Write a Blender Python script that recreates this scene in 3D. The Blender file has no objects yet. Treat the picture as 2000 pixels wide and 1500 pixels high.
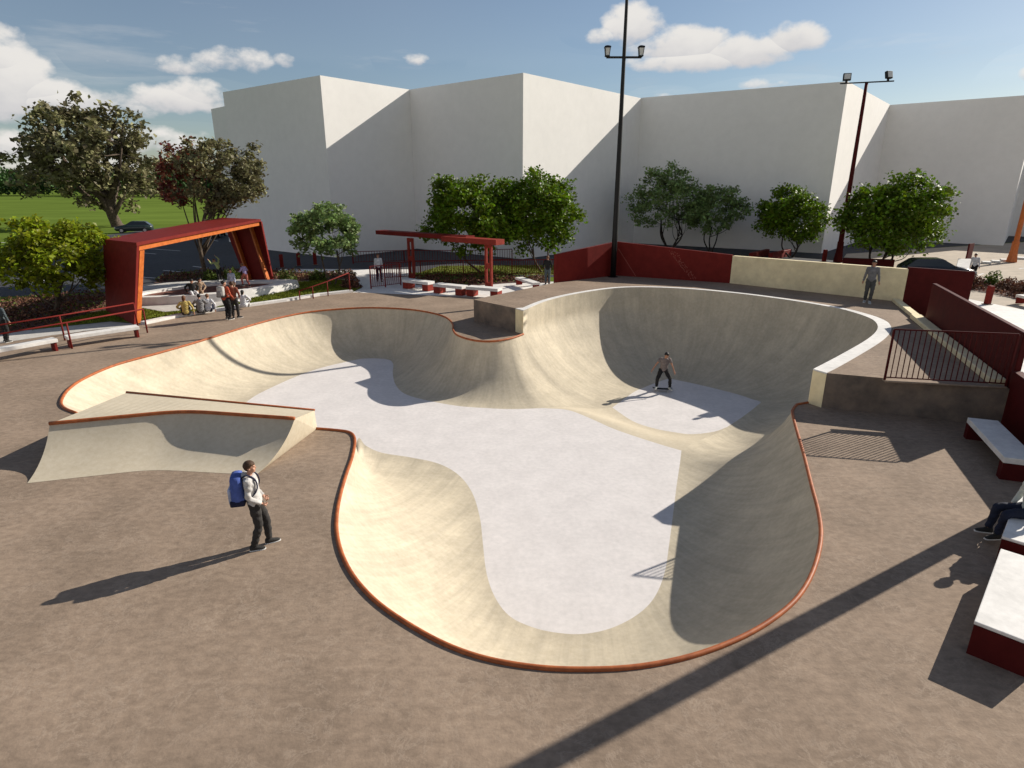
import bpy, bmesh, math, random
import numpy as np
from mathutils import Vector, Matrix, noise as mnoise

random.seed(7)
SC = bpy.context.scene
COL = SC.collection

# ------------------------------------------------------------------ camera
CAM_H, PITCH, FPX = 5.9, math.atan(390 / 1200), 1200.0
cam_d = bpy.data.cameras.new("camera")
cam_d.sensor_width = 36.0
cam_d.lens = 36.0 * FPX / 2000.0
cam_d.clip_start, cam_d.clip_end = 0.1, 6000
cam = bpy.data.objects.new("camera", cam_d)
COL.objects.link(cam)
cam.location = (0, 0, CAM_H)
cam.rotation_euler = (math.pi / 2 - PITCH, 0, 0)
SC.camera = cam

# ------------------------------------------------------------------ sun, sky, exposure
SUN_EL, SUN_AZ = math.radians(28.0), math.radians(30.0)      # azimuth counted from +X towards +Y
SUN_DIR = Vector((math.cos(SUN_EL) * math.cos(SUN_AZ), math.cos(SUN_EL) * math.sin(SUN_AZ), math.sin(SUN_EL)))
sl = bpy.data.lights.new("sun", 'SUN')
sl.energy, sl.angle, sl.color = 5.0, math.radians(0.4), (1.0, 0.93, 0.82)
so = bpy.data.objects.new("sun", sl)
COL.objects.link(so)
so.rotation_euler = SUN_DIR.to_track_quat('Z', 'Y').to_euler()
SKY_STRENGTH = 0.062
CLOUD_LEVEL = 0.62
SC.view_settings.view_transform = 'Standard'
SC.view_settings.look = 'None'
SC.view_settings.exposure = 0.42
SC.view_settings.gamma = 1.0
SC.view_settings.use_curve_mapping = False


def ray(px, py):
    u, v = (px - 1000) / FPX, (py - 750) / FPX
    c, s = math.cos(PITCH), math.sin(PITCH)
    return Vector((u, c - v * s, -s - v * c))


def G(px, py, z=0.0):
    """world point on the horizontal plane z that the photograph shows at px,py (survey helper)"""
    d = ray(px, py)
    t = (z - CAM_H) / d.z
    return Vector((d.x * t, d.y * t, z))


def zat(p, py):
    """height above p (xy) at which the photograph shows row py"""
    v = (py - 750) / FPX
    c, s = math.cos(PITCH), math.sin(PITCH)
    a = (p[1] * s + v * p[1] * c) / (c - v * s)
    return CAM_H - a


def build_world():
    w = bpy.data.worlds.new("World")
    SC.world = w
    w.use_nodes = True
    nt = w.node_tree
    N, L = nt.nodes, nt.links
    N.clear()
    out = N.new('ShaderNodeOutputWorld')
    sky = N.new('ShaderNodeTexSky')
    sky.sky_type = 'NISHITA'
    sky.sun_disc = False
    sky.sun_elevation = SUN_EL
    sky.sun_rotation = math.pi / 2 - SUN_AZ
    sky.altitude, sky.air_density, sky.dust_density, sky.ozone_density = 50, 1.0, 0.45, 2.5
    bg = N.new('ShaderNodeBackground')
    bg.inputs[1].default_value = SKY_STRENGTH
    L.new(sky.outputs[0], bg.inputs[0])
    tc = N.new('ShaderNodeTexCoord')
    sep = N.new('ShaderNodeSeparateXYZ')
    L.new(tc.outputs['Generated'], sep.inputs[0])

    def M(op, a, b=None, c=None, clamp=False):
        n = N.new('ShaderNodeMath')
        n.operation = op
        n.use_clamp = clamp
        for i, x in enumerate((a, b, c)):
            if x is None:
                continue
            if isinstance(x, (int, float)):
                n.inputs[i].default_value = x
            else:
                L.new(x, n.inputs[i])
        return n.outputs[0]

    az = M('ARCTAN2', sep.outputs[0], sep.outputs[1])
    el = M('ARCSINE', sep.outputs[2])
    comb = N.new('ShaderNodeCombineXYZ')
    L.new(az, comb.inputs[0])
    L.new(el, comb.inputs[1])

    def noise(scale, detail, rough, sx=1, sy=1, off=0):
        mp = N.new('ShaderNodeMapping')
        mp.inputs['Scale'].default_value = (sx, sy, 1)
        mp.inputs['Location'].default_value = (off, off * .7, off * .3)
        L.new(comb.outputs[0], mp.inputs[0])
        n = N.new('ShaderNodeTexNoise')
        n.inputs['Scale'].default_value = scale
        n.inputs['Detail'].default_value = detail
        n.inputs['Roughness'].default_value = rough
        L.new(mp.outputs[0], n.inputs['Vector'])
        return n.outputs[0]

    nz = noise(11, 7, .55, 1, 1.6, 1.3)
    nz2 = noise(34, 5, .55, 1, 1.5, 4.1)
    nn = M('ADD', M('MULTIPLY', M('SUBTRACT', nz, .5), 3.0), M('MULTIPLY', M('SUBTRACT', nz2, .5), 1.5))
    # cumulus: centre px,py, half width, half height, density
    blobs = [(150, 200, 210, 36, 1.2), (335, 194, 150, 36, 1.15), (18, 160, 100, 92, 1.25), (-60, 120, 80, 90, 1.2), (5, 130, 78, 78, 1.15), (70, 182, 130, 42, 1.1), (215, 196, 140, 30, 1.05), (375, 188, 95, 42, 1.1),
             (225, 112, 75, 30, .62), (335, 126, 100, 24, .58), (455, 116, 95, 32, .75), (562, 117, 34, 18, .65),
             (1245, 50, 75, 58, 1.1), (1330, 86, 140, 46, 1.12), (1460, 96, 130, 42, 1.1), (1548, 72, 78, 42, 1.15),
             (1350, 118, 170, 26, .95), (1185, 70, 40, 20, .6),
             (816, 116, 22, 11, .36), (1490, 166, 55, 14, .65), (1298, 186, 24, 9, .5), (2010, 145, 24, 16, .7),
             (10, 285, 70, 38, .95), (330, 278, 130, 36, .85), (150, 330, 200, 26, .7)]
    best, bott = None, None
    for (px, py, hw, hh, dens) in blobs:
        d0 = ray(px, py)
        a0 = math.atan2(d0.x, d0.y)
        e0 = math.asin(d0.normalized().z)
        d1, d2 = ray(px + hw, py), ray(px, py - hh)
        wa = abs(math.atan2(d1.x, d1.y) - a0)
        wh = abs(math.asin(d2.normalized().z) - e0)
        ex = M('DIVIDE', M('SUBTRACT', az, a0), wa)
        ey = M('DIVIDE', M('SUBTRACT', el, e0), wh)
        r2 = M('ADD', M('MULTIPLY', ex, ex), M('MULTIPLY', ey, ey))
        m = M('MULTIPLY', M('SUBTRACT', 1.0, r2), dens)
        if best is None:
            best, bott = m, ey
        else:
            g = M('GREATER_THAN', m, best)
            bott = M('ADD', M('MULTIPLY', g, ey), M('MULTIPLY', M('SUBTRACT', 1.0, g), bott))
            best = M('MAXIMUM', best, m)
    f = M('ADD', best, nn)
    mr = N.new('ShaderNodeMapRange')
    mr.interpolation_type = 'SMOOTHSTEP'
    mr.inputs[1].default_value, mr.inputs[2].default_value = .02, .95
    mr.inputs[3].default_value, mr.inputs[4].default_value = 0.0, 0.97
    L.new(f, mr.inputs[0])
    # thin cirrus streaks
    ci = noise(2.6, 6, .62, 1.0, 7.0, 8.7)
    ci2 = noise(1.7, 2, .5, 1.0, 2.0, 2.2)
    cm = N.new('ShaderNodeMapRange')
    cm.interpolation_type = 'SMOOTHSTEP'
    cm.inputs[1].default_value, cm.inputs[2].default_value = .46, .80
    cm.inputs[4].default_value = .52
    L.new(ci, cm.inputs[0])
    cirr = M('MULTIPLY', cm.outputs[0], M('MULTIPLY', ci2, 1.3, clamp=True))
    # unseen cloud banks added low behind and beside the viewer to brighten shaded walls
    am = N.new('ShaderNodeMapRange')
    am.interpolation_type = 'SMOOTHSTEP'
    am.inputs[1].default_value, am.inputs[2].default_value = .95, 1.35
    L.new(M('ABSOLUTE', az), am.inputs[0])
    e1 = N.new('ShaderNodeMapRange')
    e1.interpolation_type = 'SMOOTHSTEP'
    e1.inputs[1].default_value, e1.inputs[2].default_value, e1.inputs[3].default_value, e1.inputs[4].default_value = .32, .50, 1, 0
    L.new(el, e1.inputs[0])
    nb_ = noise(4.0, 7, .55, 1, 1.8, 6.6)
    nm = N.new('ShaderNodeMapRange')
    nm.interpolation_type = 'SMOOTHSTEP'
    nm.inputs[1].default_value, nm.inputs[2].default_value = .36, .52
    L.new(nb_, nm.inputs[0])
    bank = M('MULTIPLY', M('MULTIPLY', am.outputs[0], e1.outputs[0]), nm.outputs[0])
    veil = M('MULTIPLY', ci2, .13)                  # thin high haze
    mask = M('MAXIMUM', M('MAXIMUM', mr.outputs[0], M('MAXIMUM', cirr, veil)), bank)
    # grey undersides
    sh = N.new('ShaderNodeMapRange')
    sh.interpolation_type = 'SMOOTHSTEP'
    sh.inputs[1].default_value, sh.inputs[2].default_value = -.9, .5
    L.new(M('ADD', bott, M('MULTIPLY', nn, .5)), sh.inputs[0])
    cr = N.new('ShaderNodeMixRGB')
    cr.inputs[1].default_value = (.72, .71, .73, 1)
    cr.inputs[2].default_value = (1.0, .965, .92, 1)
    L.new(sh.outputs[0], cr.inputs[0])
    cb = N.new('ShaderNodeBackground')
    cb.inputs[1].default_value = CLOUD_LEVEL
    L.new(cr.outputs[0], cb.inputs[0])
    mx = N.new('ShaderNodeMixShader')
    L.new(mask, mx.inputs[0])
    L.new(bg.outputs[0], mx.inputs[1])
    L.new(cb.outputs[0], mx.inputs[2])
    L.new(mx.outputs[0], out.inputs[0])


build_world()

# ------------------------------------------------------------------ helpers
MATS = {}


def mat(name, col, rough=.8, var=.12, scale=4.0, bump=.0, bscale=40.0, metal=0.0, col2=None, stretch=(1, 1, 1),
        spec=.35, transl=0.0, island=0.0, coord='Object', stain=None, detail=8.0, fleck=None):
    """procedural material: base colour mottled by two noises, fine bump"""
    if name in MATS:
        return MATS[name]
    m = bpy.data.materials.new(name)
    m.use_nodes = True
    nt = m.node_tree
    N, L = nt.nodes, nt.links
    b = N['Principled BSDF']
    b.inputs['Roughness'].default_value = rough
    b.inputs['Metallic'].default_value = metal
    b.inputs['Specular IOR Level'].default_value = spec
    tc = N.new('ShaderNodeTexCoord')
    mp = N.new('ShaderNodeMapping')
    mp.inputs['Scale'].default_value = stretch
    L.new(tc.outputs[coord], mp.inputs[0])
    n1 = N.new('ShaderNodeTexNoise')
    n1.inputs['Scale'].default_value = scale
    n1.inputs['Detail'].default_value = detail
    n1.inputs['Roughness'].default_value = .62
    L.new(mp.outputs[0], n1.inputs['Vector'])
    ramp = N.new('ShaderNodeValToRGB')
    c2 = col2 or tuple(c * (1 - 2.2 * var) for c in col)
    ramp.color_ramp.elements[0].position = .32
    ramp.color_ramp.elements[1].position = .68
    ramp.color_ramp.elements[0].color = (*c2, 1)
    ramp.color_ramp.elements[1].color = (*[min(1, c * (1 + var)) for c in col], 1)
    L.new(n1.outputs[0], ramp.inputs[0])
    colout = ramp.outputs[0]
    if stain:
        # larger, softer blotches over the first mottling
        n2 = N.new('ShaderNodeTexNoise')
        n2.inputs['Scale'].default_value = stain[0]
        n2.inputs['Detail'].default_value = 6
        n2.inputs['Roughness'].default_value = .6
        mp2 = N.new('ShaderNodeMapping')
        mp2.inputs['Location'].default_value = (3.1, 7.7, 1.9)
        L.new(tc.outputs['Object'], mp2.inputs[0])
        L.new(mp2.outputs[0], n2.inputs['Vector'])
        mr = N.new('ShaderNodeMapRange')
        mr.inputs[1].default_value, mr.inputs[2].default_value = .38, .66
        mr.inputs[3].default_value, mr.inputs[4].default_value = 1 - stain[1], 1 + stain[1] * .5
        L.new(n2.outputs[0], mr.inputs[0])
        mu = N.new('ShaderNodeMixRGB')
        mu.blend_type = 'MULTIPLY'
        mu.inputs[0].default_value = 1
        L.new(colout, mu.inputs[1])
        cc = N.new('ShaderNodeCombineXYZ')
        for i in range(3):
            L.new(mr.outputs[0], cc.inputs[i])
        L.new(cc.outputs[0], mu.inputs[2])
        colout = mu.outputs[0]
    if fleck:
        # pale worn squiggles: thin bands of a warped noise
        nf = N.new('ShaderNodeTexNoise')
        nf.inputs['Scale'].default_value = 2.6
        nf.inputs['Detail'].default_value = 6
        nf.inputs['Roughness'].default_value = .7
        nf.inputs['Distortion'].default_value = .7
        L.new(tc.outputs['Object'], nf.inputs['Vector'])
        band = N.new('ShaderNodeValToRGB')
        e = band.color_ramp.elements
        e[0].position, e[0].color = .50, (0, 0, 0, 1)
        e[1].position, e[1].color = .53, (.34, .34, .34, 1)
        e2 = e.new(.56)
        e2.color = (0, 0, 0, 1)
        L.new(nf.outputs[0], band.inputs[0])
        nm = N.new('ShaderNodeTexNoise')
        nm.inputs['Scale'].default_value = 1.1
        nm.inputs['Detail'].default_value = 3
        L.new(tc.outputs['Object'], nm.inputs['Vector'])
        mm = N.new('ShaderNodeMapRange')
        mm.inputs[1].default_value, mm.inputs[2].default_value = .30, .60
        L.new(nm.outputs[0], mm.inputs[0])
        mf = N.new('ShaderNodeMath')
        mf.operation = 'MULTIPLY'
        L.new(band.outputs[0], mf.inputs[0])
        L.new(mm.outputs[0], mf.inputs[1])
        mk = N.new('ShaderNodeMixRGB')
        L.new(mf.outputs[0], mk.inputs[0])
        L.new(colout, mk.inputs[1])
        mk.inputs[2].default_value = (*fleck, 1)
        colout = mk.outputs[0]
    if island:
        ge = N.new('ShaderNodeNewGeometry')
        hv = N.new('ShaderNodeHueSaturation')
        r1 = N.new('ShaderNodeMapRange')
        r1.inputs[3].default_value, r1.inputs[4].default_value = 1 - island, 1 + island
        L.new(ge.outputs['Random Per Island'], r1.inputs[0])
        L.new(r1.outputs[0], hv.inputs['Value'])
        r2 = N.new('ShaderNodeMapRange')
        r2.inputs[3].default_value, r2.inputs[4].default_value = .5 - island * .06, .5 + island * .05
        L.new(ge.outputs['Random Per Island'], r2.inputs[0])
        L.new(r2.outputs[0], hv.inputs['Hue'])
        L.new(colout, hv.inputs['Color'])
        colout = hv.outputs[0]
    L.new(colout, b.inputs['Base Color'])
    if bump:
        n3 = N.new('ShaderNodeTexNoise')
        n3.inputs['Scale'].default_value = bscale
        n3.inputs['Detail'].default_value = 5
        L.new(tc.outputs['Object'], n3.inputs['Vector'])
        bp = N.new('ShaderNodeBump')
        bp.inputs['Strength'].default_value = bump
        bp.inputs['Distance'].default_value = .02
        L.new(n3.outputs[0], bp.inputs['Height'])
        L.new(bp.outputs[0], b.inputs['Normal'])
    if transl:
        tr = N.new('ShaderNodeBsdfTranslucent')
        L.new(colout, tr.inputs[0])
        mx = N.new('ShaderNodeMixShader')
        mx.inputs[0].default_value = transl
        L.new(b.outputs[0], mx.inputs[1])
        L.new(tr.outputs[0], mx.inputs[2])
        L.new(mx.outputs[0], N['Material Output'].inputs[0])
    MATS[name] = m
    return m


def link(name, me, m=None, parent=None, smooth=False, props=None):
    o = bpy.data.objects.new(name, me)
    COL.objects.link(o)
    if m is not None:
        if isinstance(m, (list, tuple)):
            for x in m:
                me.materials.append(x)
        else:
            me.materials.append(m)
    if smooth:
        for p in me.polygons:
            p.use_smooth = True
    if parent is not None:
        o.parent = parent
    return o


def tag(o, label=None, cat=None, group=None, kind=None):
    if label:
        o['label'] = label
    if cat:
        o['category'] = cat
    if group:
        o['group'] = group
    if kind:
        o['kind'] = kind
    return o


def thing(name, label, cat, loc=(0, 0, 0), yaw=0.0, group=None):
    o = bpy.data.objects.new(name, None)
    o.empty_display_size = .2
    COL.objects.link(o)
    o.location = loc
    o.rotation_euler = (0, 0, yaw)
    return tag(o, label, cat, group)


def copy_thing(o, loc, yaw, label, scale=None):
    def rec(a, par):
        c = a.copy()
        COL.objects.link(c)
        if par is not None:
            c.parent = par
        for ch in list(a.children):
            rec(ch, c)
        return c
    c = rec(o, None)
    c.location = loc
    c.rotation_euler = (0, 0, yaw)
    if scale:
        c.scale = scale
    c['label'] = label
    return c


def bm_obj(name, bm, m, parent=None, smooth=False):
    bmesh.ops.recalc_face_normals(bm, faces=bm.faces)
    me = bpy.data.meshes.new(name)
    bm.to_mesh(me)
    bm.free()
    return link(name, me, m, parent, smooth)


def box(bm, c, size, rot=None, bevel=0.0):
    """box centred on c; rot = yaw angle or Matrix"""
    r = bmesh.ops.create_cube(bm, size=1.0)
    vs = r['verts']
    bmesh.ops.scale(bm, verts=vs, vec=size)
    if bevel:
        es = list({e for v in vs for e in v.link_edges})
        br = bmesh.ops.bevel(bm, geom=es, offset=bevel, segments=2, profile=.6, affect='EDGES')
        vs = list({v for f in br['faces'] for v in f.verts} | {v for v in vs if v.is_valid})
    if rot is not None:
        mtx = rot if isinstance(rot, Matrix) else Matrix.Rotation(rot, 3, 'Z')
        bmesh.ops.rotate(bm, verts=vs, matrix=mtx, cent=(0, 0, 0))
    bmesh.ops.translate(bm, verts=vs, vec=c)
    return vs


def tube(bm, pts, radii, seg=8, closed=False, cap=True):
    pts = [Vector(p) for p in pts]
    n = len(pts)
    if isinstance(radii, (int, float)):
        radii = [radii] * n
    rings = []
    up = None
    for i, p in enumerate(pts):
        if closed:
            d = pts[(i + 1) % n] - pts[i - 1]
        else:
            d = pts[min(i + 1, n - 1)] - pts[max(i - 1, 0)]
        if d.length < 1e-9:
            d = Vector((0, 0, 1))
        d.normalize()
        if up is None:
            up = Vector((0, 0, 1)) if abs(d.z) < .9 else Vector((0, 1, 0))
        x = up.cross(d)
        if x.length < 1e-6:
            x = Vector((1, 0, 0)).cross(d)
        x.normalize()
        y = d.cross(x)
        up = y
        r = radii[i]
        rx, ry = (r, r) if isinstance(r, (int, float)) else r
        rings.append([bm.verts.new(p + x * (rx * math.cos(2 * math.pi * k / seg)) + y * (ry * math.sin(2 * math.pi * k / seg)))
                      for k in range(seg)])
    m = n if closed else n - 1
    for i in range(m):
        a, b = rings[i], rings[(i + 1) % n]
        for k in range(seg):
            bm.faces.new((a[k], a[(k + 1) % seg], b[(k + 1) % seg], b[k]))
    if cap and not closed:
        bm.faces.new(list(reversed(rings[0])))
        bm.faces.new(rings[-1])
    return rings


def loft(bm, sections, cap=True):
    """sections: list of rings of points (same count)"""
    rings = [[bm.verts.new(p) for p in s] for s in sections]
    n = len(rings[0])
    for a, b in zip(rings, rings[1:]):
        for k in range(n):
            bm.faces.new((a[k], a[(k + 1) % n], b[(k + 1) % n], b[k]))
    if cap:
        bm.faces.new(list(reversed(rings[0])))
        bm.faces.new(rings[-1])


def prism(bm, poly, z0, z1):
    """vertical prism over a plan polygon; z0,z1 may be lists per vertex"""
    n = len(poly)
    zz0 = z0 if isinstance(z0, (list, tuple)) else [z0] * n
    zz1 = z1 if isinstance(z1, (list, tuple)) else [z1] * n
    a = [bm.verts.new((p[0], p[1], z)) for p, z in zip(poly, zz0)]
    b = [bm.verts.new((p[0], p[1], z)) for p, z in zip(poly, zz1)]
    for k in range(n):
        bm.faces.new((a[k], a[(k + 1) % n], b[(k + 1) % n], b[k]))
    bm.faces.new(list(reversed(a)))
    bm.faces.new(b)


def wall_seg(bm, p, q, th, z0, z1a, z1b=None, side=1):
    """upright wall from p to q; thickness th laid to the left (side=1) or right"""
    p, q = Vector(p[:2]), Vector(q[:2])
    d = (q - p).normalized()
    nrm = Vector((-d.y, d.x)) * th * side
    z1b = z1a if z1b is None else z1b
    prism(bm, [p, q, q + nrm, p + nrm], z0, [z1a, z1b, z1b, z1a])


def sheet(name, loops, z, m, kind='structure', parent=None):
    """flat sheet from an outer loop and optional hole loops"""
    bm = bmesh.new()
    edges = []
    for lp in loops:
        vs = [bm.verts.new((p[0], p[1], z)) for p in lp]
        for i in range(len(vs)):
            edges.append(bm.edges.new((vs[i], vs[(i + 1) % len(vs)])))
    bmesh.ops.triangle_fill(bm, use_beauty=True, use_dissolve=False, edges=edges)
    for f in bm.faces:
        if f.normal.z < 0:
            f.normal_flip()
    me = bpy.data.meshes.new(name)
    bm.to_mesh(me)
    bm.free()
    o = link(name, me, m, parent)
    if kind:
        o['kind'] = kind
    return o


def spline(keys, per=6, closed=False):
    """centripetal-ish Catmull-Rom through numpy rows"""
    K = np.array(keys, float)
    n = len(K)
    out = []
    rng = n if closed else n - 1
    for i in range(rng):
        if closed:
            p0, p1, p2, p3 = K[i - 1], K[i], K[(i + 1) % n], K[(i + 2) % n]
        else:
            p1, p2 = K[i], K[i + 1]
            p0 = K[i - 1] if i > 0 else 2 * p1 - p2
            p3 = K[i + 2] if i + 2 < n else 2 * p2 - p1
        for k in range(per):
            t = k / per
            out.append(.5 * ((2 * p1) + (-p0 + p2) * t + (2 * p0 - 5 * p1 + 4 * p2 - p3) * t * t
                             + (-p0 + 3 * p1 - 3 * p2 + p3) * t ** 3))
    if not closed:
        out.append(K[-1])
    return np.array(out)


# ------------------------------------------------------------------ materials
M_DECK = mat('brown_concrete', (.302, .226, .166), .85, .10, 6.0, .2, 26, col2=(.226, .168, .124), stretch=(1, 1.5, 1), stain=(.6, .17), detail=12, spec=.15, fleck=(.43, .345, .27))
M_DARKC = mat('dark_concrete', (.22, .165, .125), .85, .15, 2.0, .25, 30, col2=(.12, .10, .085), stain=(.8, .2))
M_CREAM = mat('cream_concrete', (.555, .49, .38), .75, .04, 9.0, .10, 40, col2=(.51, .44, .325), stain=(.7, .07), spec=.12)
M_CREAMB = mat('cream_wall_concrete', (.84, .72, .46), .75, .06, 3.0, .15, 40, col2=(.74, .62, .38), stain=(.9, .1))
M_FLAT = mat('pale_concrete', (.69, .65, .635), .75, .04, 7.0, .08, 40, col2=(.62, .59, .575), stain=(1.2, .06))
M_PATH = mat('footway_concrete', (.56, .535, .50), .85, .06, 4.0, .15, 40, col2=(.46, .44, .41), stain=(.6, .1), spec=.15)
M_WHITEC = mat('white_concrete', (.76, .735, .70), .75, .05, 5.0, .12, 40, col2=(.64, .62, .59), stain=(.9, .1))
M_RED = mat('oxide_red_steel', (.165, .017, .013), .65, .10, 3.0, .03, 60, col2=(.135, .013, .010), spec=.12)
M_REDD = mat('dark_red_steel', (.075, .0075, .007), .65, .10, 3.0, .03, 60, col2=(.058, .0055, .0055), spec=.12)
M_ORANGE = mat('orange_steel', (.50, .135, .025), .45, .12, 5.0, .03, 60, col2=(.38, .09, .015), spec=.4)
M_COPING = mat('rust_coping', (.37, .11, .035), .55, .15, 6.0, 0, 60, col2=(.26, .068, .022), spec=.25)
M_BLACK = mat('black_paint', (.006, .0055, .006), .5, .1, 5.0)
M_ASPH = mat('asphalt', (.050, .052, .060), .9, .15, 3.0, .2, 80, stain=(.2, .12))
M_ROAD = mat('pale_road', (.44, .37, .29), .9, .08, 1.5, .15, 60, stain=(.25, .1))
M_LINE = mat('line_paint', (.62, .61, .60), .8, .12, 6.0)
M_FIELD = mat('field_grass', (.125, .178, .034), .95, .15, .05, 0, 60, col2=(.095, .140, .026), stretch=(1, 3, 1), stain=(.02, .15), spec=.0)
M_LAWN = mat('lawn_grass', (.17, .20, .016), .95, .25, 3.0, .6, 60, island=.3)
M_SOIL = mat('mulch', (.13, .062, .045), .95, .3, 6.0, .6, 20)
M_BUILD = mat('white_render', (.845, .825, .795), .9, .015, 1.5, .03, 60, stain=(.15, .03))
M_GLASS = mat('dark_glass', (.02, .024, .028), .08, .05, 3.0, spec=.6)
M_RUBBER = mat('rubber', (.02, .02, .02), .9, .1, 5.0)
M_CHROME = mat('wheel_metal', (.45, .45, .46), .3, .05, 5.0, metal=1.0)
M_LENS = mat('lamp_glass', (.62, .62, .60), .2, .05, 5.0, spec=.5)
M_BARK = mat('bark', (.11, .082, .06), .95, .3, 5.0, .6, 14)
M_BARKD = mat('dark_bark', (.045, .036, .03), .95, .3, 5.0, .6, 14)

# streaks that follow the curve of the bowl wall (trowel marks run from lip to floor)
def bowl_wall_mat():
    m = mat('bowl_wall_concrete', (.56, .493, .382), .75, .04, 9.0, .10, 40, col2=(.505, .44, .33), stain=(1.3, .11), spec=.12)
    nt = m.node_tree
    N, L = nt.nodes, nt.links
    b = N['Principled BSDF']
    src = b.inputs['Base Color'].links[0].from_socket
    uv = N.new('ShaderNodeUVMap')
    mp = N.new('ShaderNodeMapping')
    mp.inputs['Scale'].default_value = (2.6, .30, 1)
    L.new(uv.outputs[0], mp.inputs[0])
    n = N.new('ShaderNodeTexNoise')
    n.inputs['Scale'].default_value = 1.6
    n.inputs['Detail'].default_value = 7
    n.inputs['Roughness'].default_value = .65
    L.new(mp.outputs[0], n.inputs['Vector'])
    r = N.new('ShaderNodeValToRGB')
    r.color_ramp.elements[0].position, r.color_ramp.elements[1].position = .34, .62
    r.color_ramp.elements[0].color = (.77, .775, .78, 1)
    r.color_ramp.elements[1].color = (1.04, 1.04, 1.03, 1)
    L.new(n.outputs[0], r.inputs[0])
    mu = N.new('ShaderNodeMixRGB')
    mu.blend_type = 'MULTIPLY'
    mu.inputs[0].default_value = .6
    L.new(src, mu.inputs[1])
    L.new(r.outputs[0], mu.inputs[2])
    L.new(mu.outputs[0], b.inputs['Base Color'])
    return m


M_BOWL = bowl_wall_mat()

# ------------------------------------------------------------------ the bowl
ZM, ZD, ZP, ZL = -2.0, -2.5, 1.0, 0.5      # main floor, deep floor, raised platform, ramp lip


def W(x, y):
    return ('w', x, y)


def conv(k, z):
    if k[0] == 'w':
        return (k[1], k[2], z)
    p = G(k[0], k[1], z)
    return (p.x, p.y, z)


# ramp between the two floors: A on the main floor, B on the deep floor (right to left)
A_PX = [(1331, 880), (1290, 868), (1240, 852), (1195, 836), (1155, 818), (1110, 801), (1060, 797)]
B_PX = [(1420, 834), (1395, 843), (1352, 848), (1316, 844), (1275, 836), (1235, 822), (1196, 796)]
A_SP = spline([conv(k, ZM) for k in A_PX], 5)
B_SP = spline([conv(k, ZD) for k in B_PX], 5)
NS = 9


def sm(t):
    return t * t * (3 - 2 * t)


RAMP = []
for j in range(NS):
    t = j / (NS - 1)
    row = A_SP * (1 - t) + B_SP * t
    row[:, 2] = ZM + (ZD - ZM) * sm(t)
    RAMP.append(row)
RAMP = np.array(RAMP)                # [s][along][xyz]

S1 = [((618, 838), W(-5.4, 17.3)), ((655, 841), W(-4.9, 17.05)), ((684, 846), (700, 856)), ((693, 861), (714, 870)),
      ((688, 893), (745, 884)), ((676, 928), (800, 893)), ((663, 975), (855, 905)), ((657, 1020), (895, 927)),
      ((661, 1060), (922, 962)), ((676, 1102), (937, 1010)), ((702, 1142), (943, 1060)), ((742, 1182), (950, 1118)),
      ((800, 1222), (966, 1165)), ((870, 1260), (995, 1203)), ((950, 1288), (1040, 1225)), ((1050, 1305), (1090, 1236)),
      ((1150, 1309), (1140, 1238)), ((1250, 1303), (1190, 1228)), ((1350, 1283), (1235, 1207)), ((1440, 1250), (1268, 1180)),
      ((1510, 1210), (1288, 1148)), ((1560, 1165), (1300, 1110)), ((1590, 1110), (1306, 1070)), ((1603, 1050), (1312, 1025)),
      ((1598, 1000), (1317, 985)), ((1585, 950), (1322, 945)), ((1570, 890), (1328, 905)), ((1557, 845), (1331, 880))]
S1R = [(1557, 845), (1549, 815), (1548, 801), (1556, 791)]     # lip beside the inner ramp
S1B = [((1556, 791), (1420, 834)), ((1578, 787), (1445, 818))]
S2 = [(None, (1445, 818)), ((1640, 694), (1468, 801)), ((1692, 664), (1480, 791)), ((1712, 646), (1486, 786)),
      ((1713, 633), (1481, 783)), ((1700, 622), (1470, 780)), ((1670, 611), (1450, 773)), ((1630, 601), (1425, 766)),
      ((1540, 586), (1385, 756)), ((1440, 573), (1350, 748)), ((1340, 564), (1325, 743)), ((1260, 561), (1306, 740)),
      ((1200, 563), (1280, 748)), ((1130, 573), (1255, 758)), ((1070, 587), (1236, 767)), (None, (1196, 796))]
S3R = [(1022, 653), (1014, 656), (1007, 658.5), (999, 661)]
S3 = [((999, 661), (1060, 797)), ((985, 664), (1000, 799)), ((965, 667), (950, 797)), ((940, 667), (905, 794)),
      ((915, 663), (870, 789)), ((893, 655), (830, 781)), ((885, 645), (800, 773)), ((884, 633), (783, 764)),
      ((870, 620), (771, 748)), ((840, 611), (767, 728)), ((800, 605), (768, 712)), ((750, 602), (760, 703)),
      ((700, 602), (735, 700)), ((640, 606), (705, 701)), ((590, 612), (675, 707)), ((530, 625), (640, 715)),
      ((460, 645), (600, 727)), ((390, 667), (565, 741)), ((310, 690), (530, 757)), ((230, 712), (500, 772)),
      ((170, 737), (482, 785)), ((135, 760), (474, 795)), ((120, 783), (470, 802)), ((125, 797), (474, 809)),
      ((150, 808), (490, 817))]

PER = 5
step_r = conv((1578, 787), 0)
step_l = conv((1022, 653), 0)
segs = []        # (C Nx3, F Nx3)
c = spline([conv(k[0], 0) for k in S1], PER)
f = spline([conv(k[1], ZM) for k in S1], PER)
segs.append((c, f))


def resample(P, n):
    P = np.array(P, float)
    d = np.r_[0, np.cumsum(np.linalg.norm(np.diff(P, axis=0), axis=1))]
    t = np.linspace(0, d[-1], n)
    return np.stack([np.interp(t, d, P[:, i]) for i in range(3)], 1)


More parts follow.
